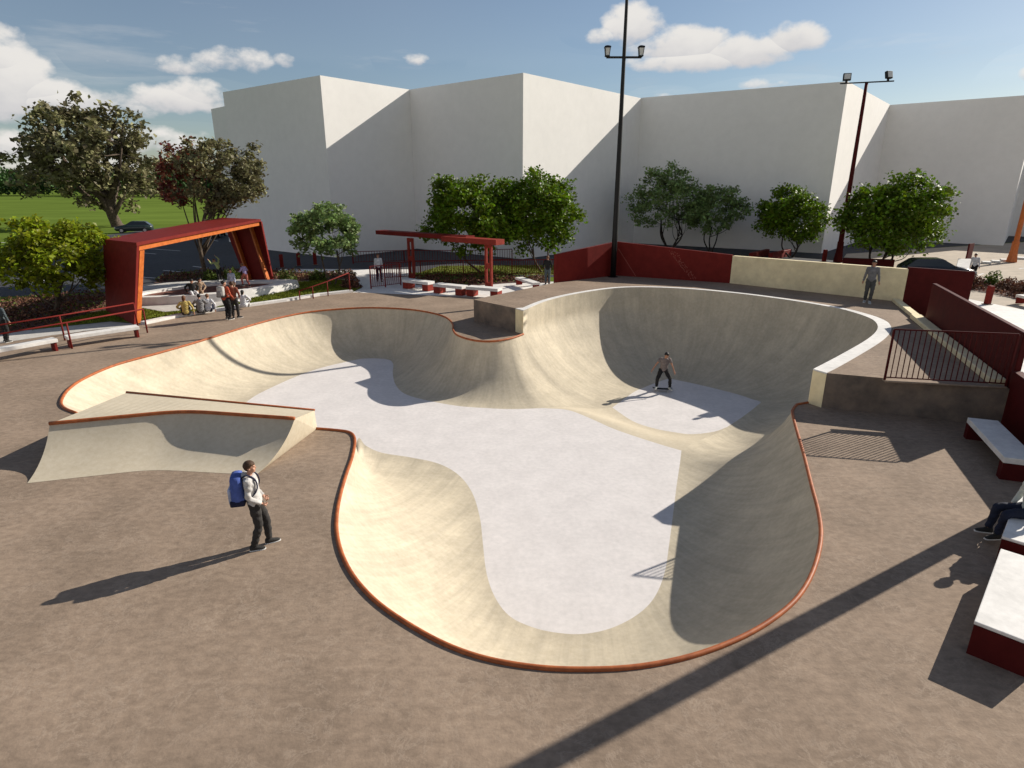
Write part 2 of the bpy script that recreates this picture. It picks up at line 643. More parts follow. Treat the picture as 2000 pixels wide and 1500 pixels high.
c = resample(spline([conv(k, 0) for k in S1R], PER), NS)
segs.append((c, RAMP[:, 0, :]))
c = spline([conv(k[0], 0) for k in S1B], PER)
f = spline([conv(k[1], ZD) for k in S1B], PER)
segs.append((c, f))
ck = []
for i, k in enumerate(S2):
    if k[0] is None:
        s = step_r if i == 0 else step_l
        ck.append((s[0], s[1], ZP))
    else:
        ck.append(conv(k[0], ZP))
RIM = spline(ck, PER)
segs.append((RIM, spline([conv(k[1], ZD) for k in S2], PER)))
c = resample(spline([conv(k, 0) for k in S3R], PER), NS)
segs.append((c, RAMP[::-1, -1, :]))
segs.append((spline([conv(k[0], 0) for k in S3], PER), spline([conv(k[1], ZM) for k in S3], PER)))
lipL0 = np.array(conv((150, 808), 0))
LIP_A, LIP_B = np.array([-10.5, 15.85, ZL]), np.array([-4.96, 14.46, ZL])
LIPSTART = np.array(conv((618, 838), 0))
LIP_B[:2] = LIPSTART[:2]
fA, fB = np.array(conv((490, 817), ZM)), np.array([-5.4, 17.3, ZM])
cl = [lipL0, lipL0 * .5 + np.array([LIP_A[0], LIP_A[1], 0.3]) * .5, LIP_A]
fl = [fA, fA * .9 + fB * .1, fA * .78 + fB * .22]
for t in np.linspace(.1, 1, 10):
    cl.append(LIP_A * (1 - t) + LIP_B * t)
    fl.append((fA * .78 + fB * .22) * (1 - t) + fB * t)
segs.append((np.array(cl), np.array(fl)))

bowl = thing('skate_bowl', 'large cream concrete skate bowl sunk into the brown plaza, with pale grey floors', 'skate bowl', (0, 0, 0))
KP = 25
bm = bmesh.new()
uvl = bm.loops.layers.uv.new('UVMap')
cols = []
arc = 0.0
prevF = None
for si, (C_, F_) in enumerate(segs):
    for i in range(len(C_)):
        Cp, Fp = C_[i], F_[i]
        mid = (Cp + Fp) / 2
        if prevF is not None:
            arc += np.linalg.norm(mid[:2] - prevF[:2])
        prevF = mid
        w_ = np.linalg.norm((Cp - Fp)[:2])
        d_ = Cp[2] - Fp[2]
        phi = min(2 * math.atan2(d_, w_), math.radians(86))
        col = []
        for k in range(KP):
            a = phi * (1 - k / (KP - 1)) if si == 3 else phi * (1 - max(0, k - 5) / (KP - 6))
            ha, hb = math.sin(a) / math.sin(phi), (1 - math.cos(a)) / (1 - math.cos(phi))
            p = Fp + (Cp - Fp) * ha
            z_ = Fp[2] + d_ * hb
            if si == 3:
                # near both steps the wall is a vertical drop on top of the lower bank
                te = i / (len(C_) - 1)
                beta = sm(max(0.0, 1 - te / .30)) if te < .45 else sm(max(0.0, 1 - (1 - te) / .52))
                if beta > 0:
                    if k <= 5:
                        q_, zq = Cp, ZP * (1 - k / 5)
                    else:
                        d0 = -Fp[2]
                        ph0 = min(2 * math.atan2(d0, w_), math.radians(86))
                        a0 = ph0 * (1 - (k - 5) / (KP - 6))
                        q_ = Fp + (Cp - Fp) * (math.sin(a0) / math.sin(ph0))
                        zq = Fp[2] + d0 * (1 - math.cos(a0)) / (1 - math.cos(ph0))
                    p = p * (1 - beta) + q_ * beta
                    z_ = z_ * (1 - beta) + zq * beta
            col.append(bm.verts.new((p[0], p[1], z_)))
        cols.append((col, arc, si))
prof = math.pi
for (a, ua, sa), (b, ub, sb) in zip(cols, cols[1:] + [(cols[0][0], arc + .1, 0)]):
    for k in range(KP - 1):
        vs = [a[k], b[k], b[k + 1], a[k + 1]]
        if (a[k].co - b[k].co).length < 1e-5 and (a[k + 1].co - b[k + 1].co).length < 1e-5:
            continue
        try:
            fc = bm.faces.new(vs)
        except ValueError:
            continue
        fc.smooth = True
        for lp, (uu, kk) in zip(fc.loops, ((ua, k), (ub, k), (ub, k + 1), (ua, k + 1))):
            lp[uvl].uv = (uu, kk / (KP - 1) * 3.0)
bmesh.ops.remove_doubles(bm, verts=bm.verts, dist=.0005)
bmesh.ops.recalc_face_normals(bm, faces=bm.faces)
up = sum(f_.normal.z * f_.calc_area() for f_ in bm.faces)
if up < 0:
    bmesh.ops.reverse_faces(bm, faces=bm.faces)
me = bpy.data.meshes.new('bowl_wall')
bm.to_mesh(me)
bm.free()
link('bowl_wall', me, M_BOWL, bowl)

main_loop = np.concatenate([segs[0][1], A_SP[1:-1], segs[5][1], segs[6][1][1:-1]])
deep_loop = np.concatenate([segs[2][1], segs[3][1][1:], B_SP[::-1][1:-1]])


def dedupe(lp):
    out = []
    for p in lp:
        if not out or np.linalg.norm(p[:2] - out[-1][:2]) > .004:
            out.append(p)
    if np.linalg.norm(out[0][:2] - out[-1][:2]) < .004:
        out.pop()
    return out


sheet('main_floor', [dedupe(main_loop)], ZM, M_FLAT, None, bowl)
sheet('deep_floor', [dedupe(deep_loop)], ZD, M_FLAT, None, bowl)
bm = bmesh.new()
vv = [[bm.verts.new(p) for p in row] for row in RAMP]
for a, b in zip(vv, vv[1:]):
    for k in range(len(a) - 1):
        fc = bm.faces.new((a[k], a[k + 1], b[k + 1], b[k]))
        fc.smooth = True
bm.normal_update()
if sum(f_.normal.z for f_ in bm.faces) < 0:
    bmesh.ops.reverse_faces(bm, faces=bm.faces)
me = bpy.data.meshes.new('roll_in_ramp')
bm.to_mesh(me)
bm.free()
link('roll_in_ramp', me, M_CREAM, bowl)

bm = bmesh.new()
front = np.concatenate([segs[0][0], segs[1][0][1:], segs[2][0][1:]])
tube(bm, [Vector(p) + Vector((0, 0, .012)) for p in front], .038, 10)
bm_obj('coping', bm, M_COPING, bowl, True)
bm = bmesh.new()
back = np.concatenate([segs[4][0], segs[5][0][1:]])
tube(bm, [Vector(p) + Vector((0, 0, .012)) for p in back], .042, 10)
bm_obj('coping', bm, M_COPING, bowl, True)

HOLE = dedupe(np.concatenate([s[0] for s in segs]))

# ------------------------------------------------------------------ ground sheets
BIG = 2500
sheet('ground', [[(-BIG, -300), (BIG, -300), (BIG, BIG), (-BIG, BIG)], HOLE], -.04, M_FIELD)
kerb_px = [(-260, 735), (0, 670), (100, 655), (200, 643), (285, 634), (355, 619), (420, 609), (480, 600), (560, 589), (625, 578), (690, 571)]
KERB = [G(*k) for k in kerb_px]
deck_outer = [(-40, -12), (-40, KERB[0].y)] + [(p.x, p.y) for p in KERB] + \
    [tuple(G(745, 573)[:2]), tuple(G(925, 580)[:2]), (3.0, 32.6), (6.2, 34.7), (12, 31.5), (17.6, 27.0), (12.9, 15.0), (8, 0), (8, -12)]
sheet('plaza_pavement', [deck_outer, HOLE], 0.0, M_DECK)
# right of the boundary wall: pale footway, then the sunlit road
sheet('asphalt_lot', [[(-50, 38.5), (-50, 120), (150, 120), (150, 97), (60, 70.5), (30, 56), (23.5, 44), (5, 41), (-8, 44), (-12.5, 44), (-22, 36), (-40, 30), (-50, 30)]], -.03, M_ASPH)
sheet('footway', [[(7.5, -12), (12.9, 15.0), (17.6, 27), (14, 38), (8, 40.5), (-5, 42.5), (-12, 43.5), (-16, 42.5), (-12.8, 39.5),
                   tuple(G(690, 571)[:2]), tuple(G(745, 573)[:2]), tuple(G(925, 580)[:2]), (3, 32.6), (6, 33), (17, 26), (15, 15), (9, -12)][:0] or
                  [tuple(G(690, 570.5)[:2]), (-12.6, 38.0), (-17.0, 42.0), (-17.0, 45.6), (-7.5, 45.4), (-7.0, 41.6), (2.6, 39.4), (5.6, 39.0),
                   (5.6, 34.0), (3.0, 32.5), tuple(G(925, 579)[:2]), tuple(G(745, 573)[:2])]], -.02, M_WHITEC)
sheet('pale_road', [[(18.5, -12), (60, -12), (140, 60), (140, 95), (60, 70), (30, 56.0), (24, 46), (18.5, 38)]], -.025, M_ROAD)
sheet('footway', [[(9, -12), (13.2, 15.2), (19.5, 26), (19, 36), (24, 46.5), (27.5, 46.5), (24, 37), (25.5, 29.5), (26.5, 20), (22, -12)]], -.018, M_WHITEC)

# ------------------------------------------------------------------ raised platform at the deep end
RIMV = [Vector(p) for p in RIM]
n_r = len(RIMV)


def offset_out(P, d):
    out = []
    for i, p in enumerate(P):
        t = P[min(i + 1, len(P) - 1)] - P[max(i - 1, 0)]
        t.z = 0
        t.normalize()
        nrm = Vector((t.y, -t.x, 0))
        out.append(p + nrm * d)
    return out


RW = []
for i in range(n_r):
    t_ = i / (n_r - 1)
    RW.append(.42 if t_ < .30 else (.42 - .16 * min(1, (t_ - .30) / .15)))
RIM_OUT = []
for i, p in enumerate(RIMV):
    RIM_OUT.append(offset_out(RIMV, RW[i])[i])
RIM_OUT[0] = G(1613, 728, ZP)
RIM_OUT[0].xy = RIMV[0].xy + (RIM_OUT[0].xy - RIMV[0].xy).normalized() * .42
RIM_OUT[-1] = G(1007, 602, ZP)
PL_A = G(1972, 760, ZP)              # right front corner
PL_B = G(1755, 589, ZP)              # corner by the cream wall
PL_C = G(1425, 553, ZP)
PL_D = G(1202, 538, ZP)
PL_E = G(1085, 552, ZP)
PL_F = G(925, 585, ZP)
platform = thing('raised_platform', 'raised brown concrete platform with white rim around the deep end of the bowl', 'platform')
top_loop = [RIM_OUT[0], PL_A, PL_B, PL_C, PL_D, PL_E, PL_F] + [RIM_OUT[-1]] + RIM_OUT[-2:0:-1]
sheet('deck_top', [top_loop], ZP, M_DECK, None, platform)
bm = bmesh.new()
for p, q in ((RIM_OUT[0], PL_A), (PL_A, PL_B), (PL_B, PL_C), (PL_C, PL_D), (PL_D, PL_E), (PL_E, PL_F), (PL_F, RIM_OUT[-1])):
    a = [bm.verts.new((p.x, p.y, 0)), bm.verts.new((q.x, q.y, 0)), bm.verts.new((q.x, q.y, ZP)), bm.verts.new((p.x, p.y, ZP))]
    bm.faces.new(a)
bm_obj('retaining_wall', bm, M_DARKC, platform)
# white rim slab, sitting 8 mm proud of the deck
bm = bmesh.new()
rows = []
for p, q in zip(RIMV, RIM_OUT):
    rows.append([bm.verts.new((p.x, p.y, ZP - .03)), bm.verts.new((p.x, p.y, ZP + .008)), bm.verts.new((q.x, q.y, ZP + .008)), bm.verts.new((q.x, q.y, ZP - .03))])
for a, b in zip(rows, rows[1:]):
    for k in range(3):
        bm.faces.new((a[k], b[k], b[k + 1], a[k + 1]))
for r_ in (rows[0], rows[-1]):
    bm.faces.new(r_)
bm_obj('rim', bm, M_WHITEC, platform)
# cream end blocks under the rim ends
for (i_, tn) in ((0, 1), (-1, -1)):
    bm = bmesh.new()
    p, q = RIMV[i_], RIM_OUT[i_]
    p2, q2 = RIMV[i_ + tn], RIM_OUT[i_ + tn]
    pull = (p - p2).normalized() * .012
    pull.z = 0
    prism(bm, [p + pull, q + pull, q2, p2.lerp(q2, .14)], -.02, ZP - .031)
    bm_obj('end_block', bm, M_CREAMB, platform)

# kerb along the right side (two lengths with a small step) and below the railing
def kerb_obj(p, q, w, z0, z1, name, parent, m, side=1):
    bm = bmesh.new()
    wall_seg(bm, p, q, w, z0, z1, side=side)
    bmesh.ops.bevel(bm, geom=[e for e in bm.edges], offset=.015, segments=1, affect='EDGES')
    return bm_obj(name, bm, m, parent)


WALL_DIR = (PL_A - PL_B).normalized()
K1, K2, K3 = PL_B + WALL_DIR * .1, PL_B.lerp(PL_A, .30), PL_A - WALL_DIR * .25
kerb_obj(K1, K2, .28, ZP, ZP + .14, 'edge_kerb', platform, M_CREAMB, side=-1)
kerb_obj(K2 + WALL_DIR * .02, K3, .36, ZP, ZP + .17, 'edge_kerb', platform, M_CREAMB, side=-1)
RB0, RB1 = G(1728, 747, ZP), G(1968, 760, ZP)
kerb_obj(RB0, RB1, .22, ZP, ZP + .05, 'edge_kerb', platform, M_DECK, side=1)

# ------------------------------------------------------------------ railing on the platform
def picket_fence(name, label, pts, h, m, spacing=.14, rp=.013, rr=.022, bottom=.12, z=0.0, post_every=None, group=None, cat='railing', post_r=.028, mid=None):
    """posts at every point, top and bottom rail, one mesh of pickets per span"""
    o = thing(name, label, cat, (pts[0].x, pts[0].y, z), 0, group)
    org = Vector((pts[0].x, pts[0].y, z))
    P = [Vector((p.x, p.y, z)) - org for p in pts]
    for p in P:
        bm = bmesh.new()
        box(bm, p + Vector((0, 0, h / 2)), (post_r * 2, post_r * 2, h))
        bm_obj('post', bm, m, o)
    bm = bmesh.new()
    tube(bm, [p + Vector((0, 0, h + rr * .6)) for p in P], rr, 6)
    bm_obj('top_rail', bm, m, o)
    bm = bmesh.new()
    tube(bm, [p + Vector((0, 0, bottom)) for p in P], rr * .8, 6)
    bm_obj('bottom_rail', bm, m, o)
    bm = bmesh.new()
    for a, b in zip(P, P[1:]):
        L_ = (b - a).length
        n = max(2, int(L_ / spacing))
        for k in range(1, n):
            p = a.lerp(b, k / n)
            box(bm, p + Vector((0, 0, (bottom + h) / 2)), (rp * 2, rp * 2, h - bottom), math.atan2((b - a).y, (b - a).x))
    bm_obj('pickets', bm, m, o)['kind'] = 'stuff'
    return o


picket_fence('picket_railing', 'dark red picket railing along the front edge of the raised platform', [RB0 + Vector((.03, .08, 0)), RB1 + Vector((.0, .08, 0))],
             1.33, M_REDD, spacing=.124, rp=.0095, rr=.022, bottom=.07, z=ZP + .05, post_r=.022)

# ------------------------------------------------------------------ boundary walls
def upright(name, label, p, q, th, z0, z1a, z1b, m, side=1, cat='wall', cap=None):
    bm = bmesh.new()
    wall_seg(bm, p, q, th, z0, z1a, z1b, side)
    bmesh.ops.bevel(bm, geom=[e for e in bm.edges], offset=.012, segments=1, affect='EDGES')
    o = bm_obj(name, bm, m)
    return tag(o, label, cat)


# sloping in the picture, level in the world: long dark red wall right of the kerb
WS = PL_B + (PL_A - PL_B).normalized() * ((PL_A - PL_B).length * .33)
out_n = Vector((-WALL_DIR.y, WALL_DIR.x, 0))
out_n = out_n if out_n.x > 0 else -out_n
upright('boundary_wall', 'long dark red steel wall beside the kerb, behind the picket railing', WS + out_n * .05, PL_A + out_n * .05 - WALL_DIR * .15, .14, 0, 2.42, 2.42, M_REDD, side=1)
LW0 = PL_A + WALL_DIR * -.12
upright('boundary_wall', 'low dark red steel wall at the right picture edge, behind the far white bench', LW0, LW0 + WALL_DIR * 4.6, .22, 0, 1.45, 1.45, M_REDD, side=1)
PW0 = PL_B + Vector((.12, .0, 0))
PW1 = G(1905, 531, 2.45)
upright('boundary_wall', 'dark red steel screen wall at the right end of the cream wall', PW0, PW1, .14, 0, 2.5, 2.45, M_REDD, side=1)
upright('concrete_wall', 'long cream concrete wall behind the skater in the grey hoodie', PL_C, PL_B + Vector((.1, -.08, 0)), .3, .0, 2.40, 2.42, M_CREAMB, side=1)

# red feature wall with perforated motif: two faces meeting behind the black mast
hD, hC, hE = zat(PL_D, 472), zat(PL_C, 498), zat(PL_E, 497)
rw = thing('feature_wall', 'red steel corner wall with dotted diagonal motif behind the black mast', 'wall')
bm = bmesh.new()
wall_seg(bm, PL_D, PL_C, .16, 0, hD, hC, 1)
bm_obj('long_panel', bm, M_RED, rw)
bm = bmesh.new()
wall_seg(bm, PL_E, PL_D, .16, 0, hE, hD, 1)
bm_obj('side_panel', bm, M_RED, rw)
M_MOTIF = mat('pale_red_motif', (.30, .07, .05), .6, .1, 5.0)
bm = bmesh.new()
dv = (PL_C - PL_D)
dvn = dv.normalized()
ang = math.atan2(dv.y, dv.x)
nf = Vector((dvn.y, -dvn.x, 0))


def on_panel(t, h):
    p = PL_D.lerp(PL_C, t)
    zt = hD + (hC - hD) * t
    return Vector((p.x, p.y, ZP + (zt - ZP) * h)) + nf * .008


def strip_bar(bm, a, b, w):
    d = (b - a)
    L_ = d.length
    mtx = Matrix((dvn, nf, Vector((0, 0, 1)))).transposed()
    dl = Vector((d.dot(dvn), 0, d.z))
    al = math.atan2(dl.z, dl.x)
    box(bm, (a + b) / 2, (L_, .012, w), mtx @ Matrix.Rotation(-al, 3, 'Y'))


strip_bar(bm, on_panel(.015, .80), on_panel(.19, .02), .035)
bm_obj('motif_line', bm, M_MOTIF, rw)
bm = bmesh.new()
rnd = random.Random(3)
for k in range(26):
    t0 = .47 + .20 * k / 25
    h0 = .86 - .80 * k / 25
    for j, off in enumerate((0, .022, .044)):
        if rnd.random() < .8:
            p = on_panel(t0 + off, h0 + .04 + rnd.uniform(-.03, .03))
            strip_bar(bm, p, p + dvn * rnd.uniform(.03, .09) + Vector((0, 0, rnd.uniform(-.12, .06))), .028)
bm_obj('motif_dots', bm, M_MOTIF, rw)

# ------------------------------------------------------------------ quarter-pipe ramp at the left
ramp = thing('quarter_ramp', 'small cream concrete quarter ramp with bent front and two rust copings', 'skate ramp')
b0, b1, b2 = G(53, 944), G(297, 917), G(500, 928)
ZR = .78
r0, r1, r2 = G(97, 828, ZR), G(360, 803, ZR), G(562, 818, ZR)
L_A, L_B = Vector(LIP_A), Vector(LIP_B)
L_A.z = L_B.z = ZL
r2.x = max(r2.x, -4.99)
bm = bmesh.new()
KQ = 14


def qcol(b, r):
    out = []
    w_ = (r - b).length
    for k in range(KQ):
        a0, a1 = math.radians(9), math.radians(58)
        a = a0 + (a1 - a0) * k / (KQ - 1)
        ha = (math.sin(a) - math.sin(a0)) / (math.sin(a1) - math.sin(a0))
        hb = (math.cos(a0) - math.cos(a)) / (math.cos(a0) - math.cos(a1))
        out.append(Vector((b.x + (r.x - b.x) * ha, b.y + (r.y - b.y) * ha, .004 + (ZR - .004) * hb)))
    return out


nb = 24
cols_ = []
for i in range(nb + 1):
    t = i / nb * 2
    # softened bend between the two straight runs
    def bend(a, b, c, t):
        e = .22
        if t < 1 - e:
            return a.lerp(b, t)
        if t > 1 + e:
            return b.lerp(c, t - 1)
        s = (t - (1 - e)) / (2 * e)
        p, q, r_ = a.lerp(b, 1 - e), b, b.lerp(c, e)
        return p.lerp(q, s).lerp(q.lerp(r_, s), s)
    cols_.append([bm.verts.new(p) for p in qcol(bend(b0, b1, b2, t), bend(r0, r1, r2, t))])
for a, b in zip(cols_, cols_[1:]):
    for k in range(KQ - 1):
        bm.faces.new((a[k], b[k], b[k + 1], a[k + 1])).smooth = True
# sloping top from the ridge back to the lip
nv = len(cols_)
ridge = [c_[-1] for c_ in cols_]
lipv = [bm.verts.new(L_A.lerp(L_B, i / (nv - 1))) for i in range(nv)]
r_dup = [bm.verts.new(v.co) for v in ridge]
for i in range(nv - 1):
    bm.faces.new((r_dup[i], r_dup[i + 1], lipv[i + 1], lipv[i]))
# side walls
for c_, lp, rd in ((cols_[-1], lipv[-1], r_dup[-1]), (cols_[0], lipv[0], r_dup[0])):
    pr = [bm.verts.new(v.co) for v in c_]
    l_top = bm.verts.new(lp.co)
    l_bot = bm.verts.new((lp.co.x, lp.co.y, .0))
    bm.faces.new(pr + [l_top, l_bot])
bm_obj('ramp_body', bm, M_CREAM, ramp)
bm = bmesh.new()
tube(bm, [v + Vector((0, -.01, .015)) for v in [bend(r0, r1, r2, i / nb * 2) for i in range(nb + 1)]], .045, 8)
bm_obj('coping', bm, M_COPING, ramp, True)
bm = bmesh.new()
tube(bm, [L_A + Vector((0, 0, .012)), L_B + Vector((0, 0, .012))], .035, 8)
bm_obj('coping', bm, M_COPING, ramp, True)

# ------------------------------------------------------------------ benches
M_REDB = mat('bright_red_steel', (.25, .034, .022), .6, .10, 3.0, .03, 60, col2=(.20, .026, .017), spec=.15)


def bench(label, a, b, width, side, h=.46, th=.13, group='white slab benches with red steel ends', legs='end', cat='bench', inset=.0):
    """a->b one long top edge (at z=h); the slab extends `width` to the given side"""
    a, b = Vector((a.x, a.y, 0)), Vector((b.x, b.y, 0))
    d = (b - a).normalized()
    nrm = Vector((-d.y, d.x, 0)) * side
    L_ = (b - a).length
    yaw = math.atan2(d.y, d.x)
    c = (a + b) / 2 + nrm * width / 2
    o = thing('slab_bench', label, cat, (c.x, c.y, 0), yaw, group)
    bm = bmesh.new()
    box(bm, (0, 0, h - th / 2), (L_, width, th), None, .012)
    bm_obj('seat', bm, M_WHITEC, o)
    for s in (-1, 1):
        bm = bmesh.new()
        if legs == 'end':
            box(bm, (s * (L_ / 2 - .09 - inset), 0, (h - th) / 2), (.20, width - .012, h - th))
        elif legs == 'block':
            box(bm, (s * (L_ / 2 - .24), 0, (h - th) / 2), (.44, width - .03, h - th))
        else:
            box(bm, (s * (L_ / 2 - .06 - inset), 0, (h - th) / 2), (.08, width - .1, h - th))
        bm_obj('end_support', bm, M_REDD if legs == 'end' else (M_REDB if legs == 'block' else M_RED), o)
    return o


def skirt_bench(label, a, b, width, side, h=.5, th=.05):
    """bench whose ends are full red steel faces flush under a thin slab"""
    o = bench(label, a, b, width, side, h, th, legs='end')
    return o


bench('white slab bench by the low red wall at the right edge, in full shade', G(1890, 815, .5), G(1962, 893, .5), .62, 1, .5, .13)
e0, e1 = G(1957, 1047, .5), G(1969, 1001, .5)
bdir = (G(1955, 1070, .5) - G(1903, 1213, .5)).normalized()
bench('white slab bench that the person in the pale jacket sits on', e0, e0 + bdir * 2.3, .62, -1, .5, .05)
bench('long white slab bench nearest the lower right corner, in full sun', G(1903, 1213, .5), G(1955, 1070, .5) - bdir * .02, .66, -1, .5, .05)

pA, pB = G(783, 560), G(838, 568)
for lab, (x0, y0, x1, y1) in (('white slab bench nearest the picket fence, first of the row of three by the pergola', (786, 563, 836, 569)),
                              ('white slab bench between two others in the row of three by the pergola', (846, 572, 902, 578)),
                              ('white slab bench in the row of three that stands nearest the raised platform', (910, 578, 972, 583))):
    bench(lab, G(x0, y0), G(x1, y1), .62, 1, .52, .16, legs='block')
bench('short white slab bench standing apart beside the person in black by the red corner wall', G(1006, 556), G(1040, 568), .5, 1, .46, .13, legs='plate')
bench('white slab bench along the left handrail, cut by the left picture edge', G(-70, 721), G(118, 685), .45, 1, .46, .13, legs='plate', inset=.02)
bench('whole white slab bench along the left handrail, near the red portal', G(136, 681), G(276, 659), .45, 1, .46, .13, legs='plate', inset=.02)

# ------------------------------------------------------------------ handrails
def handrail(name, label, pts, h, r=.024, posts=None, m=None, group=None, mid=None):
    m = m or M_RED
    org = Vector((pts[0].x, pts[0].y, 0))
    o = thing(name, label, 'handrail', org, 0, group)
    P = [Vector((p.x, p.y, p.z)) - org for p in pts]
    hs = h if isinstance(h, (list, tuple)) else [h] * len(P)
    bm = bmesh.new()
    tube(bm, [p + Vector((0, 0, hh)) for p, hh in zip(P, hs)], r, 8)
    if mid:
        tube(bm, [p + Vector((0, 0, hh * mid)) for p, hh in zip(P, hs)], r * .7, 8)
    bm_obj('rail', bm, m, o, True)
    for p, hh in zip(P, hs):
        bm = bmesh.new()
        tube(bm, [p, p + Vector((0, 0, hh))], r * 1.05, 8)
        bm_obj('post', bm, m, o, True)
    return o


handrail('handrail', 'red steel handrail just behind the two left white benches', [G(288, 650), G(141, 681), G(-60, 722)], 1.0, .03, group='pair of red handrails by the left benches')
handrail('handrail', 'red steel handrail further back, over the grass side of the left white benches', [G(269, 636), G(127, 665), G(-60, 700)], 1.0, .03, group='pair of red handrails by the left benches')
# short sloping handrail on the lawn
h0, h1, h2, h3 = G(586, 586), G(612, 583), G(641, 578), G(684, 571)
handrail('handrail', 'short sloping red handrail on the lawn beside the small tree', [h0, h1, h2, h3], [zat(h0, 568), zat(h1, 560), zat(h2, 550), zat(h3, 533)], .03)

# picket fences at the back
FA = [G(725, 564), G(753, 561), G(783, 557)]
picket_fence('picket_fence', 'short dark red picket fence standing before the person in the white shirt', FA, 1.3, M_RED, .13, .014, .026, .12, post_r=.035)
FB = [G(752, 546), G(822, 542), G(905, 540), G(1000, 539), G(1082, 538)]
picket_fence('picket_fence', 'long dark red picket fence running behind the pergola to the red corner wall', FB, 1.05, M_RED, .15, .014, .03, .14, post_r=.035)
FC = [G(690, 515), G(790, 512), G(900, 512), G(1000, 509)]
picket_fence('picket_fence', 'far brown red picket fence at the edge of the dark car park', FC, .9, M_RED, .2, .014, .03, .12, post_r=.04)

M_REDB = mat('bright_red_steel', (.25, .034, .022), .6, .10, 3.0, .03, 60, col2=(.20, .026, .017), spec=.15)
# ------------------------------------------------------------------ pergola (two slotted posts, thin blade roof)
Q1, Q2 = G(805, 543), G(955, 562)
qd = (Q2 - Q1).normalized()
pg = thing('pergola', 'red steel pergola with two slotted posts and a thin blade roof', 'pergola', Q1, math.atan2(qd.y, qd.x))
LQ = (Q2 - Q1).length
for x in (0, LQ):
    bm = bmesh.new()
    for s in (-1, 1):
        box(bm, (x + s * .19, 0, 1.29), (.14, .13, 2.58))
    box(bm, (x, 0, .16), (.239, .11, .32))
    box(bm, (x, 0, 1.30), (.239, .11, .30))
    box(bm, (x, 0, 2.46), (.239, .12, .24))
    bm_obj('post', bm, M_REDB, pg)
bm = bmesh.new()
box(bm, (LQ * .12, .35, 2.80), (8.2, .8, .26), None, .01)
bm_obj('roof_blade', bm, M_RED, pg)
bm = bmesh.new()
box(bm, (LQ * .82, -.1, 2.73), (4.3, .8, .30), None, .01)
bm_obj('roof_blade', bm, M_REDB, pg)

# ------------------------------------------------------------------ red portal shelter at the left
pt = thing('portal_shelter', 'large red portal shelter with flat roof, leaning legs and orange inner edges', 'shelter')
NT, FT = G(266, 474, 3.5), G(200, 467, 3.45)
RN, RF = G(509, 428, 3.9), G(433, 425, 3.9)
NB, FB_ = G(262, 634), G(207, 609)


def slab(bm, quad, n, th):
    """thick plate from a quad, extruded along n"""
    n = Vector(n).normalized() * th
    a = [bm.verts.new(p) for p in quad]
    b = [bm.verts.new(p + n) for p in quad]
    bm.faces.new(a)
    bm.faces.new(list(reversed(b)))
    for k in range(4):
        bm.faces.new((a[k], b[k], b[(k + 1) % 4], a[(k + 1) % 4]))


bm = bmesh.new()
slab(bm, [NT, RN, RF, FT], (0, 0, -1), .14)
bm_obj('roof', bm, M_RED, pt)
# inner roof beam (orange underside edge)
bm = bmesh.new()
dz = Vector((0, 0, -.141))
inn = (FT - NT).normalized() * .12
slab(bm, [NT + dz + inn, RN + dz + inn, RN + dz + inn * 3.2, NT + dz + inn * 3.2], (0, 0, -1), .22)
bm_obj('roof_beam', bm, M_ORANGE, pt)
bm = bmesh.new()
slab(bm, [FT + dz - inn, RF + dz - inn, RF + dz - inn * 3.2, FT + dz - inn * 3.2], (0, 0, -1), .22)
bm_obj('roof_beam', bm, M_ORANGE, pt)
# near leg: wide plate, slightly leaning
dn = (RN - NT)
dn.z = 0
dn.normalize()
nb1, fb1 = NB.copy(), FB_.copy()
bm = bmesh.new()
slab(bm, [NT + dz * .0 + Vector((0, 0, -.142)), FT + Vector((0, 0, -.142)), fb1, nb1], dn, .16)
bm_obj('leg_panel', bm, M_RED, pt)
o1 = dn * .162
bm = bmesh.new()
slab(bm, [NT + o1 + Vector((0, 0, -.37)) + inn * .3, NT + o1 + Vector((0, 0, -.37)) + inn * 1.9, nb1 + o1 + inn * 1.2, nb1 + o1], dn, .30)
bm_obj('leg_flange', bm, M_ORANGE, pt)
bm = bmesh.new()
slab(bm, [FT + o1 + Vector((0, 0, -.37)) - inn * 1.9, FT + o1 + Vector((0, 0, -.37)) - inn * .3, fb1 + o1, fb1 + o1 - inn * 1.2], dn, .30)
bm_obj('leg_flange', bm, M_ORANGE, pt)
# far leg: leaning plate with two orange flanges facing the plaza
rb_n, rb_f = G(534, 553), G(494, 549)
tb_n, tb_f = RN + Vector((0, 0, -.142)), RF + Vector((0, 0, -.142))
bm = bmesh.new()
slab(bm, [tb_n, tb_f, rb_f + (rb_f - rb_n) * .35, rb_n], dn, .16)
bm_obj('leg_panel', bm, M_RED, pt)
for (t0_, b0_) in ((G(486, 434, 3.5), G(530, 554)), (G(455, 447, 3.5), G(494, 549))):
    bm = bmesh.new()
    w_ = (rb_f - rb_n).normalized() * .14
    top_ = tb_n.lerp(tb_f, .22 if t0_ is not None and b0_.x > G(510, 550).x else .72) + Vector((0, 0, -.2))
    slab(bm, [top_ - dn * .002, top_ + w_ - dn * .002, b0_ + w_, b0_], -dn, .35)
    bm_obj('leg_flange', bm, M_ORANGE, pt)

